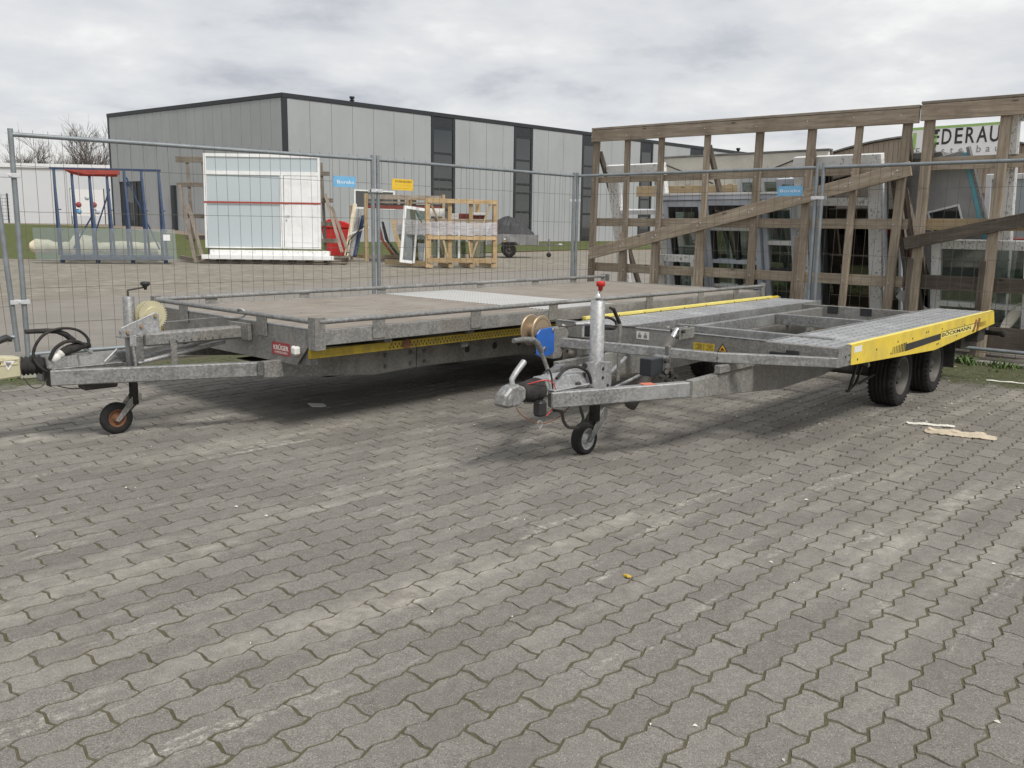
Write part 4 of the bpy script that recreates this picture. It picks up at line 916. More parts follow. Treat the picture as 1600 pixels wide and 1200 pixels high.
# control block, upright and lever
box('control_block', 'anthracite', T2, (-.86, -.74, .72, .80, .462, .56), .004); box('control_block', 'galv_dark', T2, (-.735, -.68, .715, .80, .45, .565), .006)
box('upright_bar', 'galv_dark', T2, (-.655, -.63, .735, .765, .30, .615), .003)
mb = MB(); rq = random.Random(2)
for i in range(16): mb.lathe((-.69+rq.gauss(0, .025), .712, .47+rq.gauss(0, .05)), (rq.gauss(0, .3), -1, rq.gauss(0, .3)), [(0, .014), (.025, .014), (.026, 0)], 6, False)
mb.build('fittings', 'dark_steel', T2, kind='stuff')
box('latch_bar', 'galv_old', T2, (-.50, -.47, 1.19, 1.2, .335, .70), .002); MB().tube([(-.60, 1.195, .80), (-.56, 1.195, .79), (-.49, 1.195, .70)], [.008, .011, .012], 8).build('latch_grip', 'black_rubber', T2)
box('small_latch', 'galv_dark', T2, (-.72, -.70, 1.15, 1.17, .53, .66), .003)
loopc('wiring', T2, [(-.62, 1.3, .69), (-.52, 1.28, .73), (-.44, 1.26, .70), (-.46, 1.25, .66), (-.55, 1.27, .665)], .009, 'black_rubber')
box('lamp_cluster', 'black_plastic', T2, (-.55, -.42, 1.35, 1.45, .60, .68), .01)
MB().tube([(-.95, 1.09, .315), (-.10, 1.4, .42)], .012, 8).build('brake_rod', 'galv_bright', T2); MB().tube([(-.95, 1.06, .30), (-.10, 1.2, .36)], .010, 8).build('brake_rod', 'galv_bright', T2)
# overrun, coupling, jack
mb = MB(); mb.prism([(-1.475, VC2-.062, .40), (-1.475, VC2-.05, .492), (-1.475, VC2+.05, .492), (-1.475, VC2+.062, .40)], (.37, 0, 0)); mb.build('overrun_body', 'galv_bright', T2, .008)
box('overrun_flange', 'galv_bright', T2, (-1.47, -1.16, VC2-.105, VC2+.105, .4265, .436), .003)
MB().lathe((-1.24, VC2-.085, .436), (0, 0, 1), [(0, .018), (.012, .018), (.012, .01), (.02, 0)], 6, False).build('bolt', 'dark_steel', T2)
mb = MB(); mb.lathe((-1.475, VC2, .43), (-1, 0, 0), [(0, .058), (.02, .066), (.05, .064), (.06, .058), (.07, .062), (.10, .056), (.11, .05), (.12, .053), (.15, .04), (.155, 0)], 22); mb.build('bellows', 'black_rubber', T2)
mb = MB(); mb.prism([(-1.62, VC2-.038, .40), (-1.62, VC2-.038, .46), (-1.68, VC2-.038, .485), (-1.74, VC2-.038, .475), (-1.785, VC2-.038, .44), (-1.80, VC2-.038, .385), (-1.76, VC2-.038, .37), (-1.68, VC2-.038, .372)], (0, .076, 0)); mb.lathe((-1.745, VC2, .385), (0, 0, 1), [(0, .043), (.03, .046), (.055, .041), (.075, .022), (.08, 0)], 18); mb.build('coupling_head', 'galv', T2, .010)
MB().bar((-1.63, VC2, .42), (-1.55, VC2, .43), .06, .06).build('coupling_neck', 'galv', T2, .01)
MB().tube([(-1.69, VC2, .47), (-1.695, VC2, .51), (-1.665, VC2, .54), (-1.60, VC2, .592)], [.014, .015, .016, .017], 8).build('coupling_handle', 'galv_bright', T2)
MB().tube([(-1.31, VC2+.05, .46), (-1.37, VC2+.05, .57), (-1.425, VC2+.05, .65)], .011, 8).build('brake_lever', 'galv_old', T2)
MB().tube([(-1.40, VC2+.05, .62), (-1.43, VC2+.05, .665), (-1.47, VC2+.05, .69), (-1.54, VC2+.05, .697), (-1.63, VC2+.05, .698)], [.017, .017, .016, .015, .013], 10).build('brake_grip', 'galv_dark', T2)
y_ = VC2-.075
loopc('red_cable', T2, [(-1.60, y_+.05, .475), (-1.53, y_-.005, .495), (-1.46, y_-.01, .47), (-1.43, y_-.01, .41), (-1.44, y_-.01, .35), (-1.50, y_, .30)], .003, 'red_plastic', 5)
loopc('red_cable', T2, [(-1.70, y_+.04, .37), (-1.68, y_+.02, .33), (-1.62, y_, .29), (-1.55, y_, .265), (-1.47, y_, .262), (-1.38, y_, .28), (-1.30, y_, .32)], .003, 'rust', 5)
MB().tube([(-1.555+.02*math.cos(a), y_, .262+.02*math.sin(a)) for a in lin(0, 6.28, 12)], .004, 5).build('cable_ring', 'galv_bright', T2)
loopc('cable', T2, [(-1.45, y_, .44), (-1.465, y_, .51), (-1.49, y_, .545), (-1.53, y_, .53)], .005, 'black_rubber')
loopc('cable', T2, [(-1.42, y_, .49), (-1.33, y_+.01, .53), (-1.22, y_+.01, .53), (-1.14, y_, .49), (-1.10, y_, .42)], .009, 'black_rubber')
loopc('hook_bracket', T2, [(-1.44, y_, .32), (-1.37, y_, .30), (-1.35, y_, .25), (-1.31, y_, .21), (-1.25, y_, .195), (-1.20, y_, .20), (-1.17, y_, .23), (-1.19, y_, .28), (-1.20, y_, .32), (-1.15, y_, .345)], .009, 'dark_steel')
box('plug_holder', 'black_plastic', T2, (-1.56, -1.50, y_-.01, y_+.05, .30, .385), .012)
JU, JV = -1.0, 1.0
MB().lathe((JU, JV, .37), (0, 0, 1), [(0, .041), (.505, .041), (.508, .037), (.508, .012), (.52, .012), (.522, 0)], 24).build('jack_tube', 'galv_bright', T2)
MB().lathe((JU, JV, .19), (0, 0, 1), [(0, 0), (0, .032), (.3, .032)], 16).build('inner_tube', 'black_rubber', T2)
MB().lathe((JU, JV, .889), (0, 0, 1), [(0, .018), (.012, .02), (.022, .012), (.03, .006), (.045, .006)], 12).build('crank_nut', 'chrome', T2)
MB().tube([(JU, JV, .91), (JU+.018, JV, .935), (JU+.02, JV, .945)], .005, 6).build('crank_arm', 'dark_steel', T2)
MB().lathe((JU+.02, JV, .932), (0, 0, 1), [(0, .006), (.002, .012), (.024, .014), (.026, .024), (.05, .026), (.054, .022), (.055, 0)], 14).build('crank_knob', 'red_plastic', T2)
MB().prism([(-1.06, JV-.062, .375), (-.955, JV-.062, .375), (-.93, JV-.062, .40), (-.93, JV-.062, .53), (-1.06, JV-.062, .545), (-1.10, JV-.062, .53), (-1.10, JV-.062, .40)], (0, .018, 0)).build('jack_bracket', 'galv_bright', T2, .003)
MB().prism([(-1.10, JV-.062, .40), (-1.12, JV-.03, .42), (-1.19, JV+.06, .46), (-1.19, JV+.06, .50), (-1.12, JV-.03, .545), (-1.10, JV-.062, .55)], (.008, .004, 0)).build('jack_bracket', 'galv_bright', T2, .002)
for q, z in ((-1.135, .525), (-1.145, .475)): MB().lathe((q-.002, JV-.02, z), (-.78, -.62, 0), [(0, .016), (.003, .016), (.0035, 0)], 14, False).build('bracket_hole', 'black_plastic', T2)
bolts('bolt', T2, [(-1.02, JV-.062, .50), (-1.02, JV-.062, .45), (-.97, JV-.062, .40)], (0, -1, 0), .007, .008, 'dark_steel')
wh = MB().lathe((-1.06, 1.025, .091), (0, -1, 0), [(-.02, 0), (-.02, .06), (.026, .064), (.03, .06), (.014, .054), (.008, .03), (.026, .02), (.03, .012), (.03, 0)], 28).build('jockey_wheel', 'galv_bright', T2)
MB().lathe((-1.06, 1.025, .091), (0, -1, 0), [(-.026, .062), (-.034, .07), (-.03, .086), (-.014, .091), (.014, .091), (.03, .086), (.034, .07), (.028, .062)], 30).build('tyre', 'tyre_rubber', wh)
for s_ in (-.044, .038): MB().prism([(-1.08, 1.025+s_, .078), (-1.05, 1.025+s_, .07), (-.98, 1.025+s_, .13), (-.895, 1.025+s_, .20), (-.89, 1.025+s_, .245), (-.93, 1.025+s_, .26), (-.985, 1.025+s_, .21)], (0, .006, 0)).build('fork', 'galv_dark', T2, .002)
MB().tube([(JU, JV, .22), (-.965, 1.02, .19), (-1.0, 1.025, .15)], .026, 8).build('swivel', 'dark_steel', T2)
# stickers on the front beam
st = box('sticker', 'white_plastic', T2, (-.0018, -.0002, 1.285, 1.385, .543, .596))
for v in (1.312, 1.358): box('pictogram', 'grey_print', st, (-.0025, -.0019, v-.013, v+.013, .552, .573)); box('pictogram', 'grey_print', st, (-.0025, -.0019, v-.006, v+.006, .576, .586))
for v in (.91, .832):
    st = box('warning_sticker', 'sticker_yellow', T2, (-.0018, -.0002, v-.036, v+.036, .513, .561))
    mb = MB()
    for i in range(5): mb.box(-.0024, -.0019, v-.028, v+.022-(i % 3)*.008, .52+i*.008, .5222+i*.008)
    mb.build('print', 'black_print', st)
st = MB().prism([(-.0018, .70, .516), (-.0018, .775, .516), (-.0018, .737, .575)], (.0015, 0, 0)).build('warning_triangle', 'black_print', T2)
MB().prism([(-.0026, .711, .521), (-.0026, .764, .521), (-.0026, .737, .564)], (.0007, 0, 0)).build('print', 'orange_print', st)
MB().prism([(-.0032, .723, .527), (-.0032, .752, .527), (-.0032, .740, .545)], (.0005, 0, 0)).build('print', 'black_print', st)
box('plug_plate', 'black_plastic', T2, (-.012, -.0002, .235, .315, .533, .575), .002); box('plug_plate', 'black_plastic', T2, (-.008, -.0002, .3151, .42, .533, .556), .002)
# wheels, axles, lamps
for u in (1.755, 2.555):
    for s_, v in ((-1, .262), (1, W2-.33)): wheel(T2, (u, v, .226), .228, .185, .148, 'rim_grey', side=s_)
    MB().tube([(u, .35, .226), (u, W2-.4, .226)], .032, 8).build('axle', 'dark_steel', T2)
MB().prism([(1.1, .33, .44), (1.2, .33, .40), (1.42, .33, .32), (1.46, .33, .30), (1.46, .33, .45)], (0, .15, 0)).build('suspension_bracket', 'dark_steel', T2)
MB().tube([(1.33, .36, .36), (1.24, .36, .22), (1.20, .36, .16), (1.16, .36, .165)], .012, 6).build('prop_pedal', 'dark_steel', T2); MB().tube([(1.45, .36, .36), (1.33, .36, .20), (1.22, .36, .17)], .010, 6).build('prop_pedal', 'dark_steel', T2)
MB().tube([(1.52, .3, .25), (1.22, .3, .22)], .010, 6).build('prop_pedal', 'dark_steel', T2)
box('mudflap', 'black_rubber', T2, (2.95, 2.965, .14, .36, .16, .44))
box('lamp_carrier', 'dark_steel', T2, (3.25, 3.45, .04, .16, .36, .475), .008); box('lamp_carrier', 'dark_steel', T2, (3.15, 3.42, .14, .5, .30, .42), .008)
MB().lathe((3.47, .09, .428), (0, -1, 0), [(0, 0), (0, .022), (.17, .022), (.172, .030), (.20, .032), (.206, .026), (.207, 0)], 14).build('marker_lamp', 'black_rubber', T2)
box('rear_light_board', 'dark_steel', T2, (3.44, 3.48, .04, 1.9, .40, .50), .004)
for v in (.14, 1.68): box('tail_lamp', 'red_plastic', T2, (3.481, 3.51, v, v+.22, .41, .49), .004)
# ================================================================== wooden glass racks behind the right fence
RZ = math.atan2(-.6964, .7176); OX, OY = .822, 12.434
def RP(s, b, z=0): return (OX+.7176*s+.6964*b, OY-.6964*s+.7176*b, z)
def rthing(name, label, cat, s=0, b=0, z=0, group=None): return thing(name, label, cat, RP(s, b, z), RZ, group)
rk = rthing('glass_rack', 'tall weathered lattice rack of brown boards with a long slanted plank, left of the two', 'rack', 0, 0)
r5 = random.Random(11)
tops = [-.01, .52, 1.07, 1.76, 2.48, 3.14, 3.69, 4.21]; bots = [-.06, .53, 1.06, 1.74, 2.45, 3.09, 3.63, 4.14]
for i, (a, b_) in enumerate(zip(tops, bots)):
    w_ = .092 if i in (0, 4, 5, 7) else .072
    board('upright', 'wood_old', rk, (b_, .445, .02), (a, .445, 2.52), .05, w_, (1, 0, 0))
    if i in (1, 2, 3, 5): board('upright', 'wood_old', rk, (b_-.055, .435, .02), (b_-.035, .44, 1.05+r5.uniform(0, .35)), .045, .07, (1, 0, 0))
for z0, z1 in ((1.885, 1.965), (1.295, 1.405), (.67, .79), (.10, .24)):
    board('cross_board', 'wood_old', rk, (-.02, .498, (z0+z1)/2), (4.28, .498, (z0+z1)/2+.01), z1-z0, .03, (0, 1, 0))
board('top_board', 'wood_old', rk, (-.06, .398, 2.51), (4.335, .398, 2.475), .15, .035, (0, 1, 0)); board('top_board', 'wood_grey', rk, (-.06, .44, 2.605), (4.33, .44, 2.57), .12, .03, (0, 0, 1))
board('slanted_plank', 'wood_old', rk, (-.04, .385, .91), (4.30, .385, 1.94), .155, .035, (0, 1, 0))
for s_ in (.0, 1.75, 3.1, 4.2):
    board('brace', 'wood_dark', rk, (s_, .50, 2.3), (s_, 1.75, .05), .08, .04, (1, 0, 0)); board('foot_beam', 'wood_dark', rk, (s_, .3, .06), (s_, 2.1, .06), .1, .1)
nl = MB()
for a in bots:
    zc = .91+1.03*(a+.04)/4.34
    for q in (-.02, .025):
        nl.lathe((a+q, .3665, zc+q*.8), (0, -1, 0), [(0, .009), (.002, .009), (.0025, 0)], 6, False)
    for z in (1.92, 1.35, .73, 2.5):
        nl.lathe((a+.01, .419 if z < 2.4 else .379, z+r5.uniform(-.02, .02)), (0, -1, 0), [(0, .006), (.002, .006), (.0025, 0)], 6, False)
nl.build('nails', 'clamp', rk, kind='stuff')
rk2 = rthing('glass_rack', 'darker wooden lattice rack cut off by the right border with a nearly black slanted plank', 'rack', 4.36, 0)
for i, (a, b_) in enumerate(((.07, .06), (.80, .78), (1.5, 1.48), (2.2, 2.2))):
    board('upright', 'wood_old', rk2, (b_, .445, .02), (a, .445, 2.52), .05, .10, (1, 0, 0))
    board('upright', 'wood_dark', rk2, (b_-.06, .435, .02), (b_-.05, .43, 1.0), .045, .06, (1, 0, 0))
for z0, z1, m_ in ((1.92, 2.05, 'wood_old'), (1.30, 1.42, 'wood_tan'), (.68, .83, 'wood_dark'), (.10, .33, 'wood_dark')):
    board('cross_board', m_, rk2, (.0, .498, (z0+z1)/2), (2.6, .498, (z0+z1)/2+.01), z1-z0, .03, (0, 1, 0))
board('top_board', 'wood_old', rk2, (-.01, .398, 2.50), (2.6, .398, 2.49), .16, .04, (0, 1, 0)); board('top_board', 'wood_grey', rk2, (-.01, .44, 2.60), (2.6, .44, 2.59), .12, .03, (0, 0, 1))
board('slanted_plank', 'wood_dark', rk2, (-.06, .385, 1.155), (2.5, .385, 1.74), .13, .04, (0, 1, 0))
for s_ in (.06, 1.5): board('brace', 'wood_dark', rk2, (s_, .50, 2.3), (s_, 1.75, .05), .08, .04, (1, 0, 0)); board('foot_beam', 'wood_dark', rk2, (s_, .3, .06), (s_, 2.1, .06), .1, .1)
for s_, z in ((.0, 1.0), (-.1, .9)): board('crossed_brace', 'wood_dark', rk2, (s_-.22, .6, 1.85), (s_+.12, .75, .1), .09, .04, (1, 0, 0))
rk3 = rthing('glass_rack', 'far wooden rack behind the leaning windows, its single board under the cream fascia', 'rack', -.9, 2.6)
board('cross_board', 'wood_tan', rk3, (.0, 0, 1.86), (3.4, 0, 1.84), .16, .03, (0, 1, 0)); board('cross_board', 'wood_old', rk3, (.9, .04, 1.24), (3.4, .04, 1.22), .12, .03, (0, 1, 0))
for s_ in (.95, 1.7, 2.5, 3.3): board('upright', 'wood_old', rk3, (s_, .05, 0), (s_, .05, 1.95), .05, .09, (1, 0, 0))
rk4 = rthing('glass_rack', 'third wooden rack at the far right behind the brown framed windows', 'rack', 3.2, 2.6)
for z0, m_ in ((1.70, 'wood_old'), (1.15, 'wood_tan')): board('cross_board', m_, rk4, (.0, 0, z0), (3.0, 0, z0), .13, .03, (0, 1, 0))
for s_ in (.1, .5, .95, 1.3, 1.9): board('upright', 'wood_tan' if s_ in (.5, 1.3) else 'wood_old', rk4, (s_, .05, 0), (s_, .05, 2.2), .05, .09, (1, 0, 0))
def wframe(label, s0, s1, z0, z1, b1, b0, fw_, dep, mat, pane='glass_clear', rails=(), stiles=(), name='leaning_window', cat='window', sash=None, grp=None, tilt=0, bars=None, bar_mat=None):
    """window leaning towards the lattice: top at depth b1, foot at depth b0"""
    a = math.atan2(b0-b1, z1-z0); H = math.hypot(b0-b1, z1-z0); w_ = s1-s0
    t_ = thing(name, label, cat, RP(s0, b0, z0), 0, grp)
    t_.rotation_euler = (Matrix.Rotation(RZ, 4, 'Z') @ Matrix.Rotation(a, 4, 'X') @ Matrix.Rotation(tilt, 4, 'Y')).to_euler()
    for x0, x1 in ((0, fw_), (w_-fw_, w_)): box('stile', mat, t_, (x0, x1, 0, dep, 0, H), .003)
    for z_, z2 in ((0, fw_), (H-fw_, H)): box('rail', mat, t_, (fw_+.001, w_-fw_-.001, .002, dep-.002, z_, z2), .003)
    for z_, hh_, m_ in rails: box('rail', m_, t_, (fw_+.001, w_-fw_-.001, .004, dep-.004, z_, z_+hh_), .002)
    for x_, ww_, m_ in stiles: box('mullion', m_, t_, (x_, x_+ww_, .006, dep-.006, fw_+.001, H-fw_-.001), .002)
    if sash:
        m_, g = sash
        for x0, x1, y0, y1 in ((fw_, fw_+g, fw_, H-fw_), (w_-fw_-g, w_-fw_, fw_, H-fw_), (fw_+g, w_-fw_-g, fw_, fw_+g), (fw_+g, w_-fw_-g, H-fw_-g, H-fw_)): box('sash', m_, t_, (x0+.001, x1-.001, .012, dep-.012, y0+.001, y1-.001), .002)
    if pane: box('pane', pane, t_, (fw_*.6, w_-fw_*.6, dep*.45, dep*.45+.008, fw_*.6, H-fw_*.6))
    return t_
wframe('tall white frame in printed foil leaning at the left end of the rack', .03, .98, .10, 2.12, .60, 1.10, .16, .09, 'foil_white', None, rails=((1.40, .06, 'white_pvc'), (.98, .05, 'white_pvc')))
wframe('dark glass unit low behind the second upright of the left rack', .50, 1.10, .08, 1.30, 1.25, 1.55, .05, .06, 'anthracite', 'glass_green')
wframe('black and blue grey window left of centre behind the slanted plank', .98, 1.60, .15, 1.63, .64, 1.00, .075, .08, 'pvc_blue_grey', 'glass_green', rails=((1.15, .045, 'white_pvc'), (.70, .05, 'pvc_blue_grey')), sash=('black_frame', .07))
wframe('wide blue grey window with white rails in the middle behind the slanted plank', 1.62, 2.40, .12, 1.64, .62, .98, .07, .08, 'pvc_blue_grey', 'glass_green', rails=((1.17, .045, 'white_pvc'), (.74, .05, 'pvc_blue_grey'), (.42, .04, 'white_pvc')), stiles=((.42, .05, 'anthracite'),), sash=('black_frame', .06))
wframe('blue grey window under the small blue fence sign', 2.42, 2.86, .12, 1.62, .66, 1.02, .065, .08, 'pvc_blue_grey', 'glass_green', rails=((1.0, .05, 'white_pvc'), (.66, .04, 'anthracite')))
t_ = rthing('sill_board', 'long white and blue grey sill lying on top of the middle windows', 'window sill', .95, .60, 1.645); box('board', 'pvc_blue_grey', t_, (0, 1.95, 0, .10, 0, .055), .004); box('edge', 'white_pvc', t_, (0, 1.95, -.02, .12, .056, .085), .004)
wframe('small low white frame in printed foil in front of the black window', .98, 1.58, .10, .93, .58, .72, .09, .06, 'foil_white', None)
wframe('large white frame in printed foil with black openings behind the post pair', 2.84, 3.88, .08, 2.12, .60, 1.05, .15, .09, 'foil_white', 'glass_dark', rails=((1.52, .09, 'foil_white'), (.15, .10, 'foil_white')), stiles=((.16, .14, 'pvc_blue_grey'), (.34, .05, 'anthracite')))
t_ = wframe('narrow blue grey panel right of the large printed frame', 3.91, 4.10, .1, 1.90, .66, 1.05, .03, .05, 'pvc_blue_grey', 'glass_dark'); 
wframe('black framed window behind the large printed frame', 2.9, 3.9, .1, 1.75, 1.15, 1.5, .10, .08, 'black_frame', 'glass_dark', stiles=((.45, .12, 'black_frame'),))
wframe('black framed window deep behind the left slanted plank', 1.2, 2.7, .1, 1.55, 1.35, 1.7, .10, .08, 'black_frame', 'glass_dark', stiles=((.5, .09, 'black_frame'), (.95, .09, 'black_frame')))
wframe('pale window with white frame deep behind the second and third upright', .95, 1.75, .1, 1.35, 1.05, 1.35, .07, .06, 'white_pvc', 'glass_green')
wframe('white framed window deep behind the third and fourth upright', 1.75, 2.5, .1, 1.95, 1.2, 1.6, .07, .06, 'white_pvc', 'glass_green', stiles=((.34, .05, 'white_pvc'),))
wframe('light grey framed window deep beside the post pair', 2.45, 3.0, .1, 1.9, .95, 1.35, .07, .06, 'pvc_blue_grey', 'glass_green')
wframe('white window frame behind the large printed frame', 3.1, 3.75, .1, 1.9, .78, 1.15, .06, .06, 'pvc_blue_grey', 'glass_dark')
# grey door leaning sideways with teal edge foil
t_ = thing('grey_door', 'grey door leaf with teal edge foil tilted sideways behind the gap between the racks', 'door', RP(4.62, 1.0, .12))
t_.rotation_euler = (Matrix.Rotation(RZ, 4, 'Z') @ Matrix.Rotation(.20, 4, 'X') @ Matrix.Rotation(-.25, 4, 'Y')).to_euler()
box('leaf', 'grey_panel', t_, (-.02, .60, 0, .06, 0, 1.95), .004); box('edge_foil', 'teal_foil', t_, (.601, .645, -.002, .062, .0, 1.92), .002); box('edge_strip', 'galv', t_, (.646, .675, -.004, .064, 0, 1.97), .002)
for x0, x1, z0, z1 in ((.12, .46, 1.40, 1.42), (.12, .46, 1.15, 1.17), (.12, .14, 1.17, 1.40), (.44, .46, 1.17, 1.40)): box('glazing_bead', 'white_pvc', t_, (x0, x1, -.012, .0, z0, z1), .002)
box('pane', 'glass_facade', t_, (.142, .438, -.004, -.001, 1.172, 1.398))
t_ = rthing('cover_sheet', 'folded grey green sheet draped over the top of the tilted door', 'sheet', 4.12, .62, 1.92)
MB().prism([(0, 0, 0), (.0, 0, .14), (.10, 0, .20), (.40, 0, .20), (.46, 0, .08), (.44, 0, .0), (.36, 0, .13), (.1, 0, .12)], (0, .45, 0)).build('sheet', 'galv_dark', t_, .01)
wframe('low white window in printed foil behind the yellow side board', 4.50, 5.50, .10, 1.20, .60, .82, .095, .07, 'foil_white', 'glass_clear', rails=((.40, .05, 'foil_white'),))
wframe('brown red framed window behind the low printed one', 4.55, 5.6, .1, 1.22, 1.2, 1.45, .13, .08, 'brown_red', 'glass_green', stiles=((.45, .10, 'brown_red'),))
wframe('brown red framed window beside the gap of the racks', 3.95, 4.45, .1, 1.12, 1.25, 1.5, .12, .08, 'brown_red', 'glass_dark')
wframe('tall pale frame in printed foil at the right border, higher than the rack', 5.10, 6.1, .3, 2.50, .56, .86, .13, .09, 'foil_white', None)
wframe('white framed window lying upright behind the tilted door', 4.55, 5.4, .9, 1.95, 2.0, 2.1, .06, .06, 'white_pvc', 'glass_sky', stiles=((.25, .02, 'white_pvc'),))
t_ = rthing('loose_glass', 'bare greenish glass pane standing at the foot of the right rack', 'glass', 5.02, .9, .1); box('pane', 'glass_green', t_, (0, .8, 0, .02, 0, 1.0))
t_ = rthing('oval_dish', 'cream oval dish low at the right border behind the fence', 'dish', 5.32, .72, .42)
MB().lathe((0, 0, 0), (0, -1, 0), [(0, 0), (-.01, .05), (.0, .10), (.02, .125), (.03, .12)], 20).build('dish', 'cream_panel', t_); t_.rotation_euler = (0, .5, RZ+.5); t_.scale = (.45, 1, 1.5)
for i, (s_, lab) in enumerate(((.35, 'white board with torn edge low behind the left end of the rack'), (1.05, 'pale grey board low behind the third upright of the rack'), (2.65, 'pale board standing low beside the blue grey window'), (4.3, 'striped white profile lying askew in the gap between the racks'))):
    t_ = rthing('spare_board', lab, 'board', s_, .75, .05)
    if i == 3: board('board', 'white_pvc', t_, (-.15, 0, .55), (.35, .1, .2), .10, .04, (0, 1, 0))
    else: board('board', 'foil_white' if i != 1 else 'white_pvc', t_, (0, .1, 0), (.02, 0, .42), .09, .03, (0, 1, 0))
# cream fascia of a stall with a steel lattice
t_ = rthing('stall_roof', 'long cream coloured fascia with thin dark struts above the windows', 'stall', -.72, 3.0)
box('fascia', 'cream_panel', t_, (0, 2.85, 0, .06, 1.93, 2.40), .004); box('top_edge', 'galv_dark', t_, (-.02, 2.87, -.02, .1, 2.402, 2.425)); box('mid_edge', 'galv_dark', t_, (0, 2.85, -.012, -.001, 2.13, 2.155))
for a, b_ in (((.02, 2.32), (1.0, 1.98)), ((1.45, 1.98), (2.45, 2.32))): MB().tube([(a[0], -.02, a[1]), (b_[0], -.02, b_[1])], .010, 6).build('strut', 'dark_steel', t_)
for x in (.03, 2.8): box('post', 'galv_dark', t_, (x, x+.06, .07, .13, 0, 2.4))
for i in range(9): box('cable_clip', 'dark_steel', t_, (.3+i*.27, .303+i*.27, -.003, -.001, 1.93, 2.12))
# shed with a curved gable and the company board
sh = thing('curved_shed', 'wooden shed with curved gable behind the company board', 'building', (12.0, 38.6, 0), rad(-48))
GA = [(0, 2.6)] + [(x, 3.55+1.25*math.sin(math.pi*(.18+.64*x/8.0))) for x in lin(.0, 8.0, 16)] + [(8, 2.6)]
mb = MB(); P0 = [(x+.9, 0, z) for x, z in GA]; mb.prism([(.9, 0, 0)] + P0 + [(8.9, 0, 0)], (0, 6, 0)); mb.build('wall', 'shed_wood', sh)
def gz(x): return 3.55+1.25*math.sin(math.pi*(.18+.64*min(max(x, 0), 8)/8.0))
for i in range(40):
    x = .2*i; box('cladding_board', 'shed_wood', sh, (.905+x, .905+x+.185, -.035, -.002, 0, min(gz(x), gz(x+.19))-.02))
mb = MB()
for i in range(15):
    (x0, z0), (x1, z1) = GA[1+i], GA[2+i]; mb.add([(x0+.9, -.15, z0+.02), (x1+.9, -.15, z1+.02), (x1+.9, 6.1, z1+.02), (x0+.9, 6.1, z0+.02), (x0+.9, -.15, z0+.08), (x1+.9, -.15, z1+.08), (x1+.9, 6.1, z1+.08), (x0+.9, 6.1, z0+.08)], [(0, 1, 5, 4), (4, 5, 6, 7), (3, 2, 1, 0)])
mb.build('roof', 'galv_dark', sh)
cb = thing('company_board', 'white company board with black capitals EDERAU and a green stripe on the curved shed', 'sign', (15.2, 34.3, 0), rad(-48))
box('panel', 'white_print', cb, (-.70, 3.08, 0, .06, 3.98, 5.09)); box('stripe', 'green_print', cb, (-.65, 3.08, -.006, -.001, 5.0, 5.09))
box('logo_green', 'green_print', cb, (.22, .40, -.008, -.001, 4.28, 4.86))
box('logo_black', 'black_print', cb, (.08, .42, -.014, -.009, 4.80, 4.91)); box('logo_black', 'black_print', cb, (.05, .38, -.014, -.009, 4.33, 4.44)); box('logo_green', 'green_print', cb, (-.5, -.36, -.008, -.001, 4.3, 4.9))
for ch, xc, w_ in zip('EDERAU', (.34, .74, 1.16, 1.55, 1.98, 2.40), (.27, .34, .27, .31, .37, .33)): text('letter', ch, 'black_print', cb, (xc, -.006, 4.67), .78, (1, 0, 0), (0, 0, 1), .002, .010, width=w_)
for k, ch in enumerate('Fensterbau'): text('letter', ch, 'grey_print', cb, (-.28+.312*k, -.006, 4.20), .36, (1, 0, 0), (0, 0, 1), .002)
# brick pile and pallets in the far right
t_ = thing('brick_stack', 'small stack of reddish bricks seen through the right rack', 'bricks', RP(4.75, 3.6), RZ)
for i in range(5):
    for k in range(11): box('brick', 'sticker_pink', t_, (i*.25, i*.25+.24, 0, .12, .9+k*.075, .9+k*.075+.068), .003)
box('pallet', 'wood_tan', t_, (-.05, 1.3, -.05, .3, 0, .89))
# ================================================================== things standing in the yard behind the fence
# blue A-frame glass stillage
bs = thing('glass_stillage', 'blue steel glass stillage with slanted posts, left in the yard', 'rack', (-13.85, 27.0, 0), rad(9))
box('base_beam', 'blue_frame', bs, (.30, 3.35, -.10, 0, .08, .20), .01); box('base_beam', 'blue_frame', bs, (.0, 3.2, 1.0, 1.1, .08, .2), .01)
for x in (.30, 1.3, 2.3, 3.25): box('cross_member', 'blue_frame', bs, (x, x+.08, .001, .999, .10, .18)); box('foot', 'blue_frame', bs, (x, x+.1, -.1, .02, 0, .079))
for i in range(7):
    x = .05+i*.50
    box('post', 'blue_frame', bs, (x, x+.07, .55, .60, .2, 2.75), .004)
    MB().bar((x+.28, .02, .2), (x+.05, .50, 2.74), .06, .06).build('slanted_post', 'blue_frame', bs, .004)
    for z in (1.55, .95): box('rung', 'blue_frame', bs, (x+.06, x+.06+.11+(1.9-z)*.05, .5, .53, z, z+.03))
box('top_rail', 'blue_frame', bs, (-.02, 3.15, .50, .60, 2.751, 2.81), .004)
for a, b_ in (((1.05, .56, .6), (1.65, .56, 2.2)), ((2.15, .56, 2.55), (3.0, .56, .4)), ((.5, .56, .4), (1.1, .56, 1.4))): MB().bar(a, b_, .03, .04).build('diagonal', 'blue_frame', bs)
rt = thing('red_straps', 'red padded boards lying over the top of the blue stillage', 'padding', (-13.75, 27.42, 0), rad(9))
MB().prism([(.25, 0, 2.74), (.45, 0, 2.62), (.7, 0, 2.56), (1.75, 0, 2.56), (1.75, 0, 2.73)], (0, .12, 0)).build('pad', 'red_fabric', rt, .02); MB().prism([(.2, -.06, 2.74), (.9, -.06, 2.60), (1.85, -.06, 2.62), (1.85, -.06, 2.74)], (0, .05, 0)).build('pad', 'red_fabric', rt, .01)
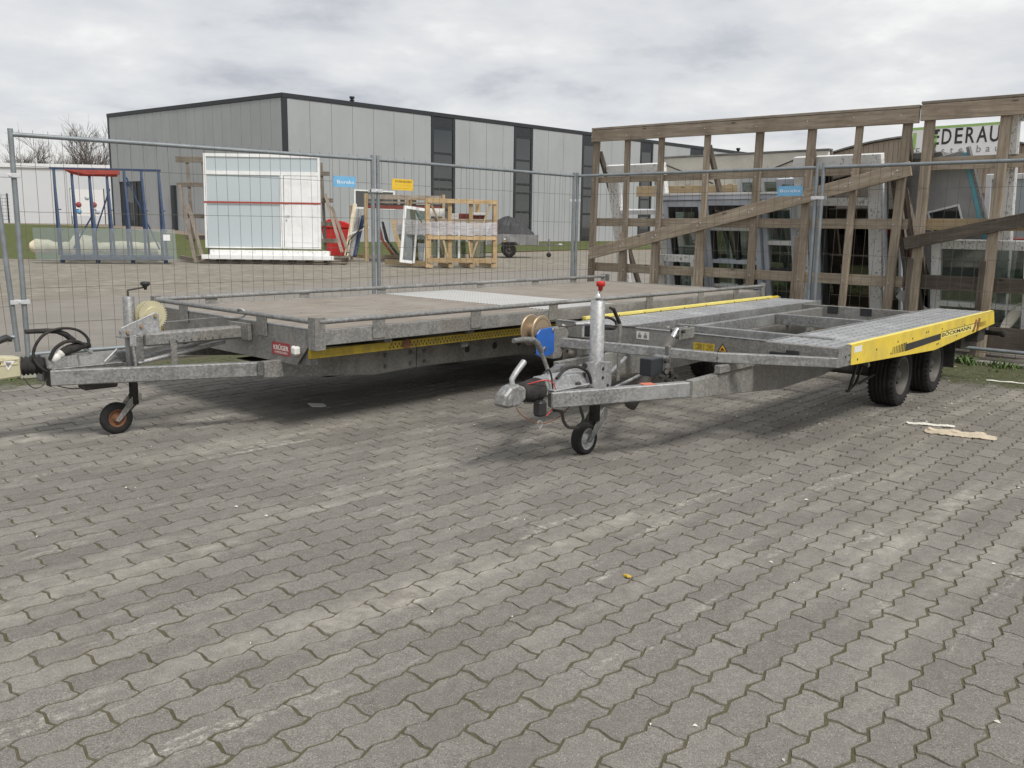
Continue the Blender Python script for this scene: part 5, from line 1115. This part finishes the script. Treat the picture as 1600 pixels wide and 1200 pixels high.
gp = thing('glass_sheet', 'large clear glass sheet leaning on the foot of the blue stillage', 'glass', (-14.15, 26.75, .08), rad(9)); MB().prism([(0, 0, 0), (4.0, 0, .02), (3.92, .22, .94), (-.12, .22, .94)], (0, .02, 0)).build('pane', 'glass_clear', gp); box('sticker', 'white_print', gp, (3.6, 3.8, .12, .13, .60, .78))
fr = thing('foam_roll', 'long crumpled cream roll of foam lying behind the blue stillage', 'foam roll', (-15.3, 28.7, 0), rad(6))
pts = []; rs = []; rq = random.Random(8)
for i in range(24):
    x = i*.17; pts.append((x, 0, .40+.02*math.sin(i*.8))); rs.append((.20+.035*math.sin(i*.9)+rq.uniform(-.02, .02) + (.16 if 7 < i < 12 else 0))*(.8 if i in (0, 23) else 1))
MB().tube(pts, rs, 14).build('roll', 'foam_cream', fr)
# big window element with a door, on its wooden stand
ws = thing('wooden_stand', 'weathered wooden A-shaped stand carrying the big window element with door', 'rack', (-10.9, 29.4, 0), rad(3))
for x0, z0, x1, z1, m_ in ((.0, 3.22, 1.1, 3.22, 'wood_grey'), (.0, 2.42, 1.1, 2.45, 'wood_grey'), (.15, 1.45, 1.15, 1.42, 'wood_grey'), (.2, .75, 1.2, .75, 'wood_grey'), (4.4, 2.85, 4.9, 2.85, 'wood_grey'), (4.4, 2.0, 5.0, 2.0, 'wood_grey'), (4.4, 1.25, 5.05, 1.25, 'wood_grey'), (4.4, .7, 5.1, .7, 'wood_grey')):
    board('cross_board', m_, ws, (x0, .16, z0), (x1, .16, z1), .14 if z0 < 3 else .19, .03, (0, 1, 0))
for x in (.35, .85, 4.62): board('upright', 'wood_grey', ws, (x+.1, .2, .1), (x, .2, 3.2), .04, .10, (1, 0, 0))
for x, y in ((.1, 0), (.35, -.1)): board('slanted_leg', 'wood_grey', ws, (x+.72, -1.0, .05), (x+.0, .1, 2.4-.6*(x > .2)), .05, .11, (1, 0, 0))
for x in (4.75, 4.95): board('slanted_leg', 'wood_grey', ws, (x+.62, -.7, .35), (x+.0, .1, 2.2-.4*(x > 4.8)), .05, .10, (1, 0, 0))
board('foot_beam', 'wood_grey', ws, (.0, .3, .10), (.85, -1.05, .06), .12, .12)
pl = thing('long_pallet', 'long flat pallet under the big window element', 'pallet', (-10.0, 28.5, 0), rad(3))
for y in (0, .45, .9): board('deck_plank', 'wood_grey', pl, (0, y, .20), (4.7, y, .20), .14, .03)
for i in range(9): box('block', 'wood_dark', pl, (.05+i*.56, .15+i*.56, -.06, .95, .02, .18))
for y in (-.02, .9): board('runner', 'wood_old', pl, (0, y, .035), (4.7, y, .035), .1, .03)
we = thing('window_element', 'big white window and door element held by a red strap', 'window', (-9.75, 28.6, .45), rad(3))
we.rotation_euler = (rad(-3.5), 0, rad(3))
Wd, Hh = 3.62, 2.93
for x0, x1 in ((0, .085), (Wd-.085, Wd)): box('frame_stile', 'white_pvc', we, (x0, x1, 0, .08, 0, Hh), .005)
for z0, z1 in ((0, .05), (Hh-.10, Hh), (2.28, 2.40)): box('frame_rail', 'white_pvc', we, (.0855, Wd-.0855, .001, .079, z0, z1), .005)
box('transom_pane', 'glass_sky', we, (.09, Wd-.09, .04, .05, 2.41, Hh-.11)); box('large_pane', 'glass_sky', we, (.09, 2.35, .04, .05, .055, 2.27))
box('mullion', 'white_pvc', we, (2.36, 2.46, .0, .082, .052, 2.278), .004); dr = box('door', 'white_pvc', we, (2.48, Wd-.09, .01, .07, .055, 2.27), .006)
box('door_panel', 'white_pvc', dr, (2.62, Wd-.22, .002, .009, .2, 2.12), .003); box('handle', 'galv_bright', dr, (2.53, 2.66, -.035, -.02, 1.02, 1.045), .003); box('lock', 'galv_bright', dr, (2.53, 2.57, -.01, .009, .86, .93), .003)
box('red_strap', 'red_fabric', we, (-.01, Wd+.01, -.010, -.004, 1.40, 1.455)); box('sill_profile', 'foil_white', we, (.2, Wd+.3, -.25, -.03, -.30, -.06), .01); box('sill_profile', 'white_pvc', we, (.0, Wd+.45, -.45, -.26, -.36, -.22), .01)
# red bin
rb = thing('wheelie_bin', 'red wheelie bin behind the right end of the window element', 'bin', (-6.92, 33.0, 0), rad(5))
MB().prism([(.12, 0, .1), (.70, 0, .1), (.92, 0, 1.10), (-.1, 0, 1.10)], (0, .65, 0)).build('body', 'red_bin', rb, .02)
MB().prism([(-.14, -.04, 1.101), (.98, -.04, 1.101), (.98, -.04, 1.22), (.75, -.04, 1.33), (.2, -.04, 1.42), (-.14, -.04, 1.22)], (0, .74, 0)).build('lid', 'red_plastic', rb, .02)
for x in (.1, .6): MB().lathe((x, .6, .1), (1, 0, 0), [(0, 0), (0, .1), (.07, .1), (.07, 0)], 14).build('wheel', 'black_rubber', rb)
# crate A: tan stillage behind the post pair
ca_ = thing('wooden_crate', 'tan open wooden crate with curved window frames, behind the post pair', 'crate', (-5.05, 31.0, 0), rad(18))
board('corner_post', 'wood_tan', ca_, (0, 0, 0), (0, 0, 2.28), .12, .12, (1, 0, 0)); board('corner_post', 'wood_tan', ca_, (2.7, 0, 0), (2.7, 0, 2.3), .1, .1, (1, 0, 0)); board('corner_post', 'wood_old', ca_, (-.3, 1.5, 0), (-.3, 1.5, 1.9), .1, .1, (1, 0, 0))
for z, m_, h_ in ((2.18, 'wood_grey', .16), (1.84, 'brown_red', .12), (1.92, 'anthracite', .04), (.15, 'wood_old', .12), (2.0, 'wood_grey', .06)): board('top_bar', m_, ca_, (.08, .05, z), (2.65, .05, z), h_, .06, (0, 1, 0))
for x in (.45, .95, 1.2, 1.6, 2.1): box('stud', 'wood_grey', ca_, (x, x+.16, .09, .12, 1.92, 2.12))
board('side_beam', 'wood_new', ca_, (0, 0, .16), (-.5, 1.6, .16), .1, .12); board('side_beam', 'wood_dark', ca_, (0.1, 0, .05), (2.7, 0, .05), .12, .09)
for i, (x0, m_) in enumerate(((.40, 'brown_red'), (.58, 'anthracite'))): MB().prism([(x0, .2+i*.1, 1.35), (x0+.08, .2+i*.1, 1.35), (x0+.25, .2+i*.1, .7), (x0+.62, .2+i*.1, .22), (x0+.50, .2+i*.1, .22), (x0+.12, .2+i*.1, .75)], (0, .06, 0)).build('curved_frame', m_, ca_, .005)
wf = thing('timber_window', 'light timber window leaning in the tan crate', 'window', (-4.15, 30.6, .20), rad(10))
OUT = [(.35, 0), (1.35, 0), (1.35, 1.22), (0, 1.22), (.12, .6)]; INN = [(.50, .14), (1.22, .14), (1.22, 1.05), (.18, 1.05), (.27, .6)]
mb = MB(); n = 5; mb.add([(x, 0, z) for x, z in OUT]+[(x, 0, z) for x, z in INN]+[(x, .07, z) for x, z in OUT]+[(x, .07, z) for x, z in INN], [(i, (i+1) % n, n+(i+1) % n, n+i) for i in range(n)]+[(i, (i+1) % n, 2*n+(i+1) % n, 2*n+i) for i in range(n)]+[(n+i, n+(i+1) % n, 3*n+(i+1) % n, 3*n+i) for i in range(n)]); mb.build('frame', 'wood_tan', wf)
MB().prism([(x, .03, z) for x, z in INN], (0, .01, 0)).build('pane', 'glass_green', wf)
# leaning bundle left of crate A
bd_ = thing('profile_bundle', 'bundle of pale wrapped profiles leaning against the tan crate', 'profiles', (-5.9, 31.6, 0), rad(15))
for i, (x, m_) in enumerate(((0, 'foam_cream'), (.16, 'grey_panel'), (.28, 'blue_frame'))): MB().bar((x, -.5, .15), (x+.38, .0, 1.95-.2*i), .13, .10).build('profile', m_, bd_, .02)
MB().tube([(0, -.55, .2), (.1, -.6, .7), (.5, -.5, 1.1), (.75, -.3, 1.25)], .02, 6).build('strap', 'black_rubber', bd_)
MB().bar((.1, -.45, .9), (.8, -.4, 1.15), .03, .05).build('strap', 'white_pvc', bd_)
# crate B: new yellow wood, wrapped
cb_ = thing('wooden_crate', 'new light wooden crate holding glass panes, wrapped in clear film', 'crate', (-2.60, 27.2, 0), rad(20))
WB = 2.13
for x, y in ((0, 0), (WB, 0), (-.25, 1.3), (WB-.1, 1.4)): board('corner_post', 'wood_new', cb_, (x, y, 0), (x, y, 2.04), .12, .13, (1, 0, 0))
for z, h_ in ((1.98, .13), (.22, .14), (.90, .12)): board('front_bar', 'wood_new', cb_, (-.02, -.075, z), (WB+.02, -.075, z-.01), h_, .03, (0, 1, 0))
board('front_bar', 'wood_old', cb_, (.1, .03, 1.40), (WB-.1, .03, 1.40), .12, .03, (0, 1, 0))
for x in (.70, 1.36): board('upright', 'wood_new', cb_, (x, .0, 0), (x, .0, 2.0), .035, .12, (1, 0, 0))
for (x0, z0, x1, z1) in ((.35, 1.35, .62, .30), (1.95, 1.9, 1.38, .30), (.12, 1.85, .35, 1.35), (1.28, .85, 1.36, .3)): board('brace', 'wood_tan', cb_, (x0, -.04, z0), (x1, -.04, z1), .06, .03, (0, 1, 0))
board('side_bar', 'wood_new', cb_, (0, 0, 2.02), (-.25, 1.3, 2.02), .06, .04); board('side_beam', 'wood_tan', cb_, (0, 0, .10), (-.9, 1.7, .10), .12, .16); board('side_bar', 'wood_new', cb_, (WB, 0, 2.02), (WB-.1, 1.4, 2.02), .06, .04)
for x in (.1, .72, 1.4, WB-.05): box('foot', 'wood_tan', cb_, (x-.07, x+.07, -.05, 1.2, 0, .11))
for i, (x0, x1) in enumerate(((.25, .62), (.82, 1.12), (1.15, 1.32), (1.48, 1.98))): box('pane', 'glass_green', cb_, (x0, x1, .3+i*.04, .32+i*.04, .16, 1.25))
for x0, x1 in ((.38, .44), (1.02, 1.08)): box('white_profile', 'white_pvc', cb_, (x0, x1, .2, .26, .16, 1.4))
for x0, x1, z0, z1 in ((.1, .6, 1.52, 1.76), (.72, 1.05, 1.45, 1.62), (1.4, 1.95, 1.58, 1.66)): box('white_profile', 'white_pvc', cb_, (x0, x1, .25, .31, z0, z1))
box('brown_profile', 'brown_red', cb_, (.95, 1.95, .33, .39, 1.44, 1.62))
mb = MB(); seg = [(-.75, .9), (-.25, .1), (-.04, -.11), (1.1, -.115), (WB+.05, -.11), (WB+.07, .6)]; rq = random.Random(4)
vs = []; fs = []
Q = []
for a, b_ in zip(seg[:-1], seg[1:]):
    for k in range(8): Q.append((a[0]+(b_[0]-a[0])*k/8, a[1]+(b_[1]-a[1])*k/8))
Q.append(seg[-1])
for i, (x, y) in enumerate(Q):
    zt = 1.36+ (.12*(1-i/12) if i < 12 else 0)+rq.gauss(0, .012); zb = .97+rq.gauss(0, .012)
    vs += [(x+rq.gauss(0, .006), y+rq.gauss(0, .008), zt), (x+rq.gauss(0, .006), y+rq.gauss(0, .012), (zt+zb)/2), (x, y+rq.gauss(0, .008), zb)]
for i in range(len(Q)-1):
    a, b_ = i*3, i*3+3; fs += [(a, b_, b_+1, a+1), (a+1, b_+1, b_+2, a+2)]
mb.add(vs, fs, True).build('wrapping_film', 'film', cb_)
lw = thing('white_window', 'white framed window leaning against the left side of the new crate', 'window', (-3.45, 27.35, .14), rad(24)); lw.rotation_euler = (rad(-6), rad(7), rad(24))
for x0, x1, z0, z1 in ((0, .08, 0, 1.72), (.74, .82, 0, 1.72), (.081, .739, 0, .09), (.081, .739, 1.63, 1.72)): box('frame', 'white_pvc', lw, (x0, x1, 0, .07, z0, z1), .004)
box('pane', 'glass_green', lw, (.06, .76, .03, .04, .06, 1.66)); box('sash_edge', 'white_pvc', lw, (.40, .46, -.05, -.002, .02, 1.30), .004)
# small trailer with a black cover
st = thing('utility_trailer', 'small galvanized car trailer at the back of the yard', 'trailer', (-1.15, 37.0, 0), rad(2))
box('body', 'galv', st, (0, 2.15, 0, 1.2, .50, .92), .01)
for x in (.0, .7, 1.4, 2.12): box('stake', 'galv_bright', st, (x, x+.04, -.02, -.001, .48, .95))
MB().bar((2.15, .6, .50), (3.05, .6, .52), .07, .07).build('drawbar', 'galv_dark', st); MB().lathe((3.0, .6, .52), (1, 0, 0), [(0, .04), (.1, .06), (.18, .04), (.2, 0)], 10).build('coupling', 'galv_bright', st)
MB().tube([(2.62, .55, .75), (2.62, .55, .12)], .03, 8).build('jockey_tube', 'galv', st); MB().lathe((2.62, .52, .1), (0, 1, 0), [(0, 0), (0, .1), (.06, .1), (.06, 0)], 14).build('jockey_wheel', 'black_rubber', st)
wheel(st, (.95, -.08, .30), .30, .17, .16, 'dark_steel', tread=False, n=20); wheel(st, (.95, 1.28, .30), .30, .17, .16, 'dark_steel', tread=False, n=20, side=1)
MB().prism([(.55, -.18, .45), (.68, -.18, .62), (1.22, -.18, .62), (1.35, -.18, .45), (1.22, -.18, .56), (.68, -.18, .56)], (0, .18, 0)).build('mudguard', 'black_plastic', st)
box('number_lamp', 'white_plastic', st, (.72, .80, -.03, -.021, .70, .76)); box('number_lamp', 'orange_print', st, (.72, .80, -.03, -.021, .60, .65))
cv = thing('trailer_cover', 'crumpled black net cover heaped on the small trailer', 'tarpaulin', (-1.1, 37.05, .92), rad(2))
mb = MB(); rq = random.Random(6); nx, ny = 22, 10; vs = []
for j in range(ny+1):
    for i in range(nx+1):
        u_, v_ = i/nx, j/ny; hgt = (math.sin(math.pi*min(1, u_*1.02))**.55)*(math.sin(math.pi*v_)**.5)*(.72-.42*max(0, u_-.45)*1.6) if 0 < i < nx and 0 < j < ny else 0
        vs.append((u_*1.95+rq.gauss(0, .015), v_*1.15, .01+max(0, hgt)+ (rq.gauss(0, .025) if hgt > 0 else 0)))
mb.add(vs, [(j*(nx+1)+i, j*(nx+1)+i+1, (j+1)*(nx+1)+i+1, (j+1)*(nx+1)+i) for j in range(ny) for i in range(nx)]).build('cover', 'tarp', cv)
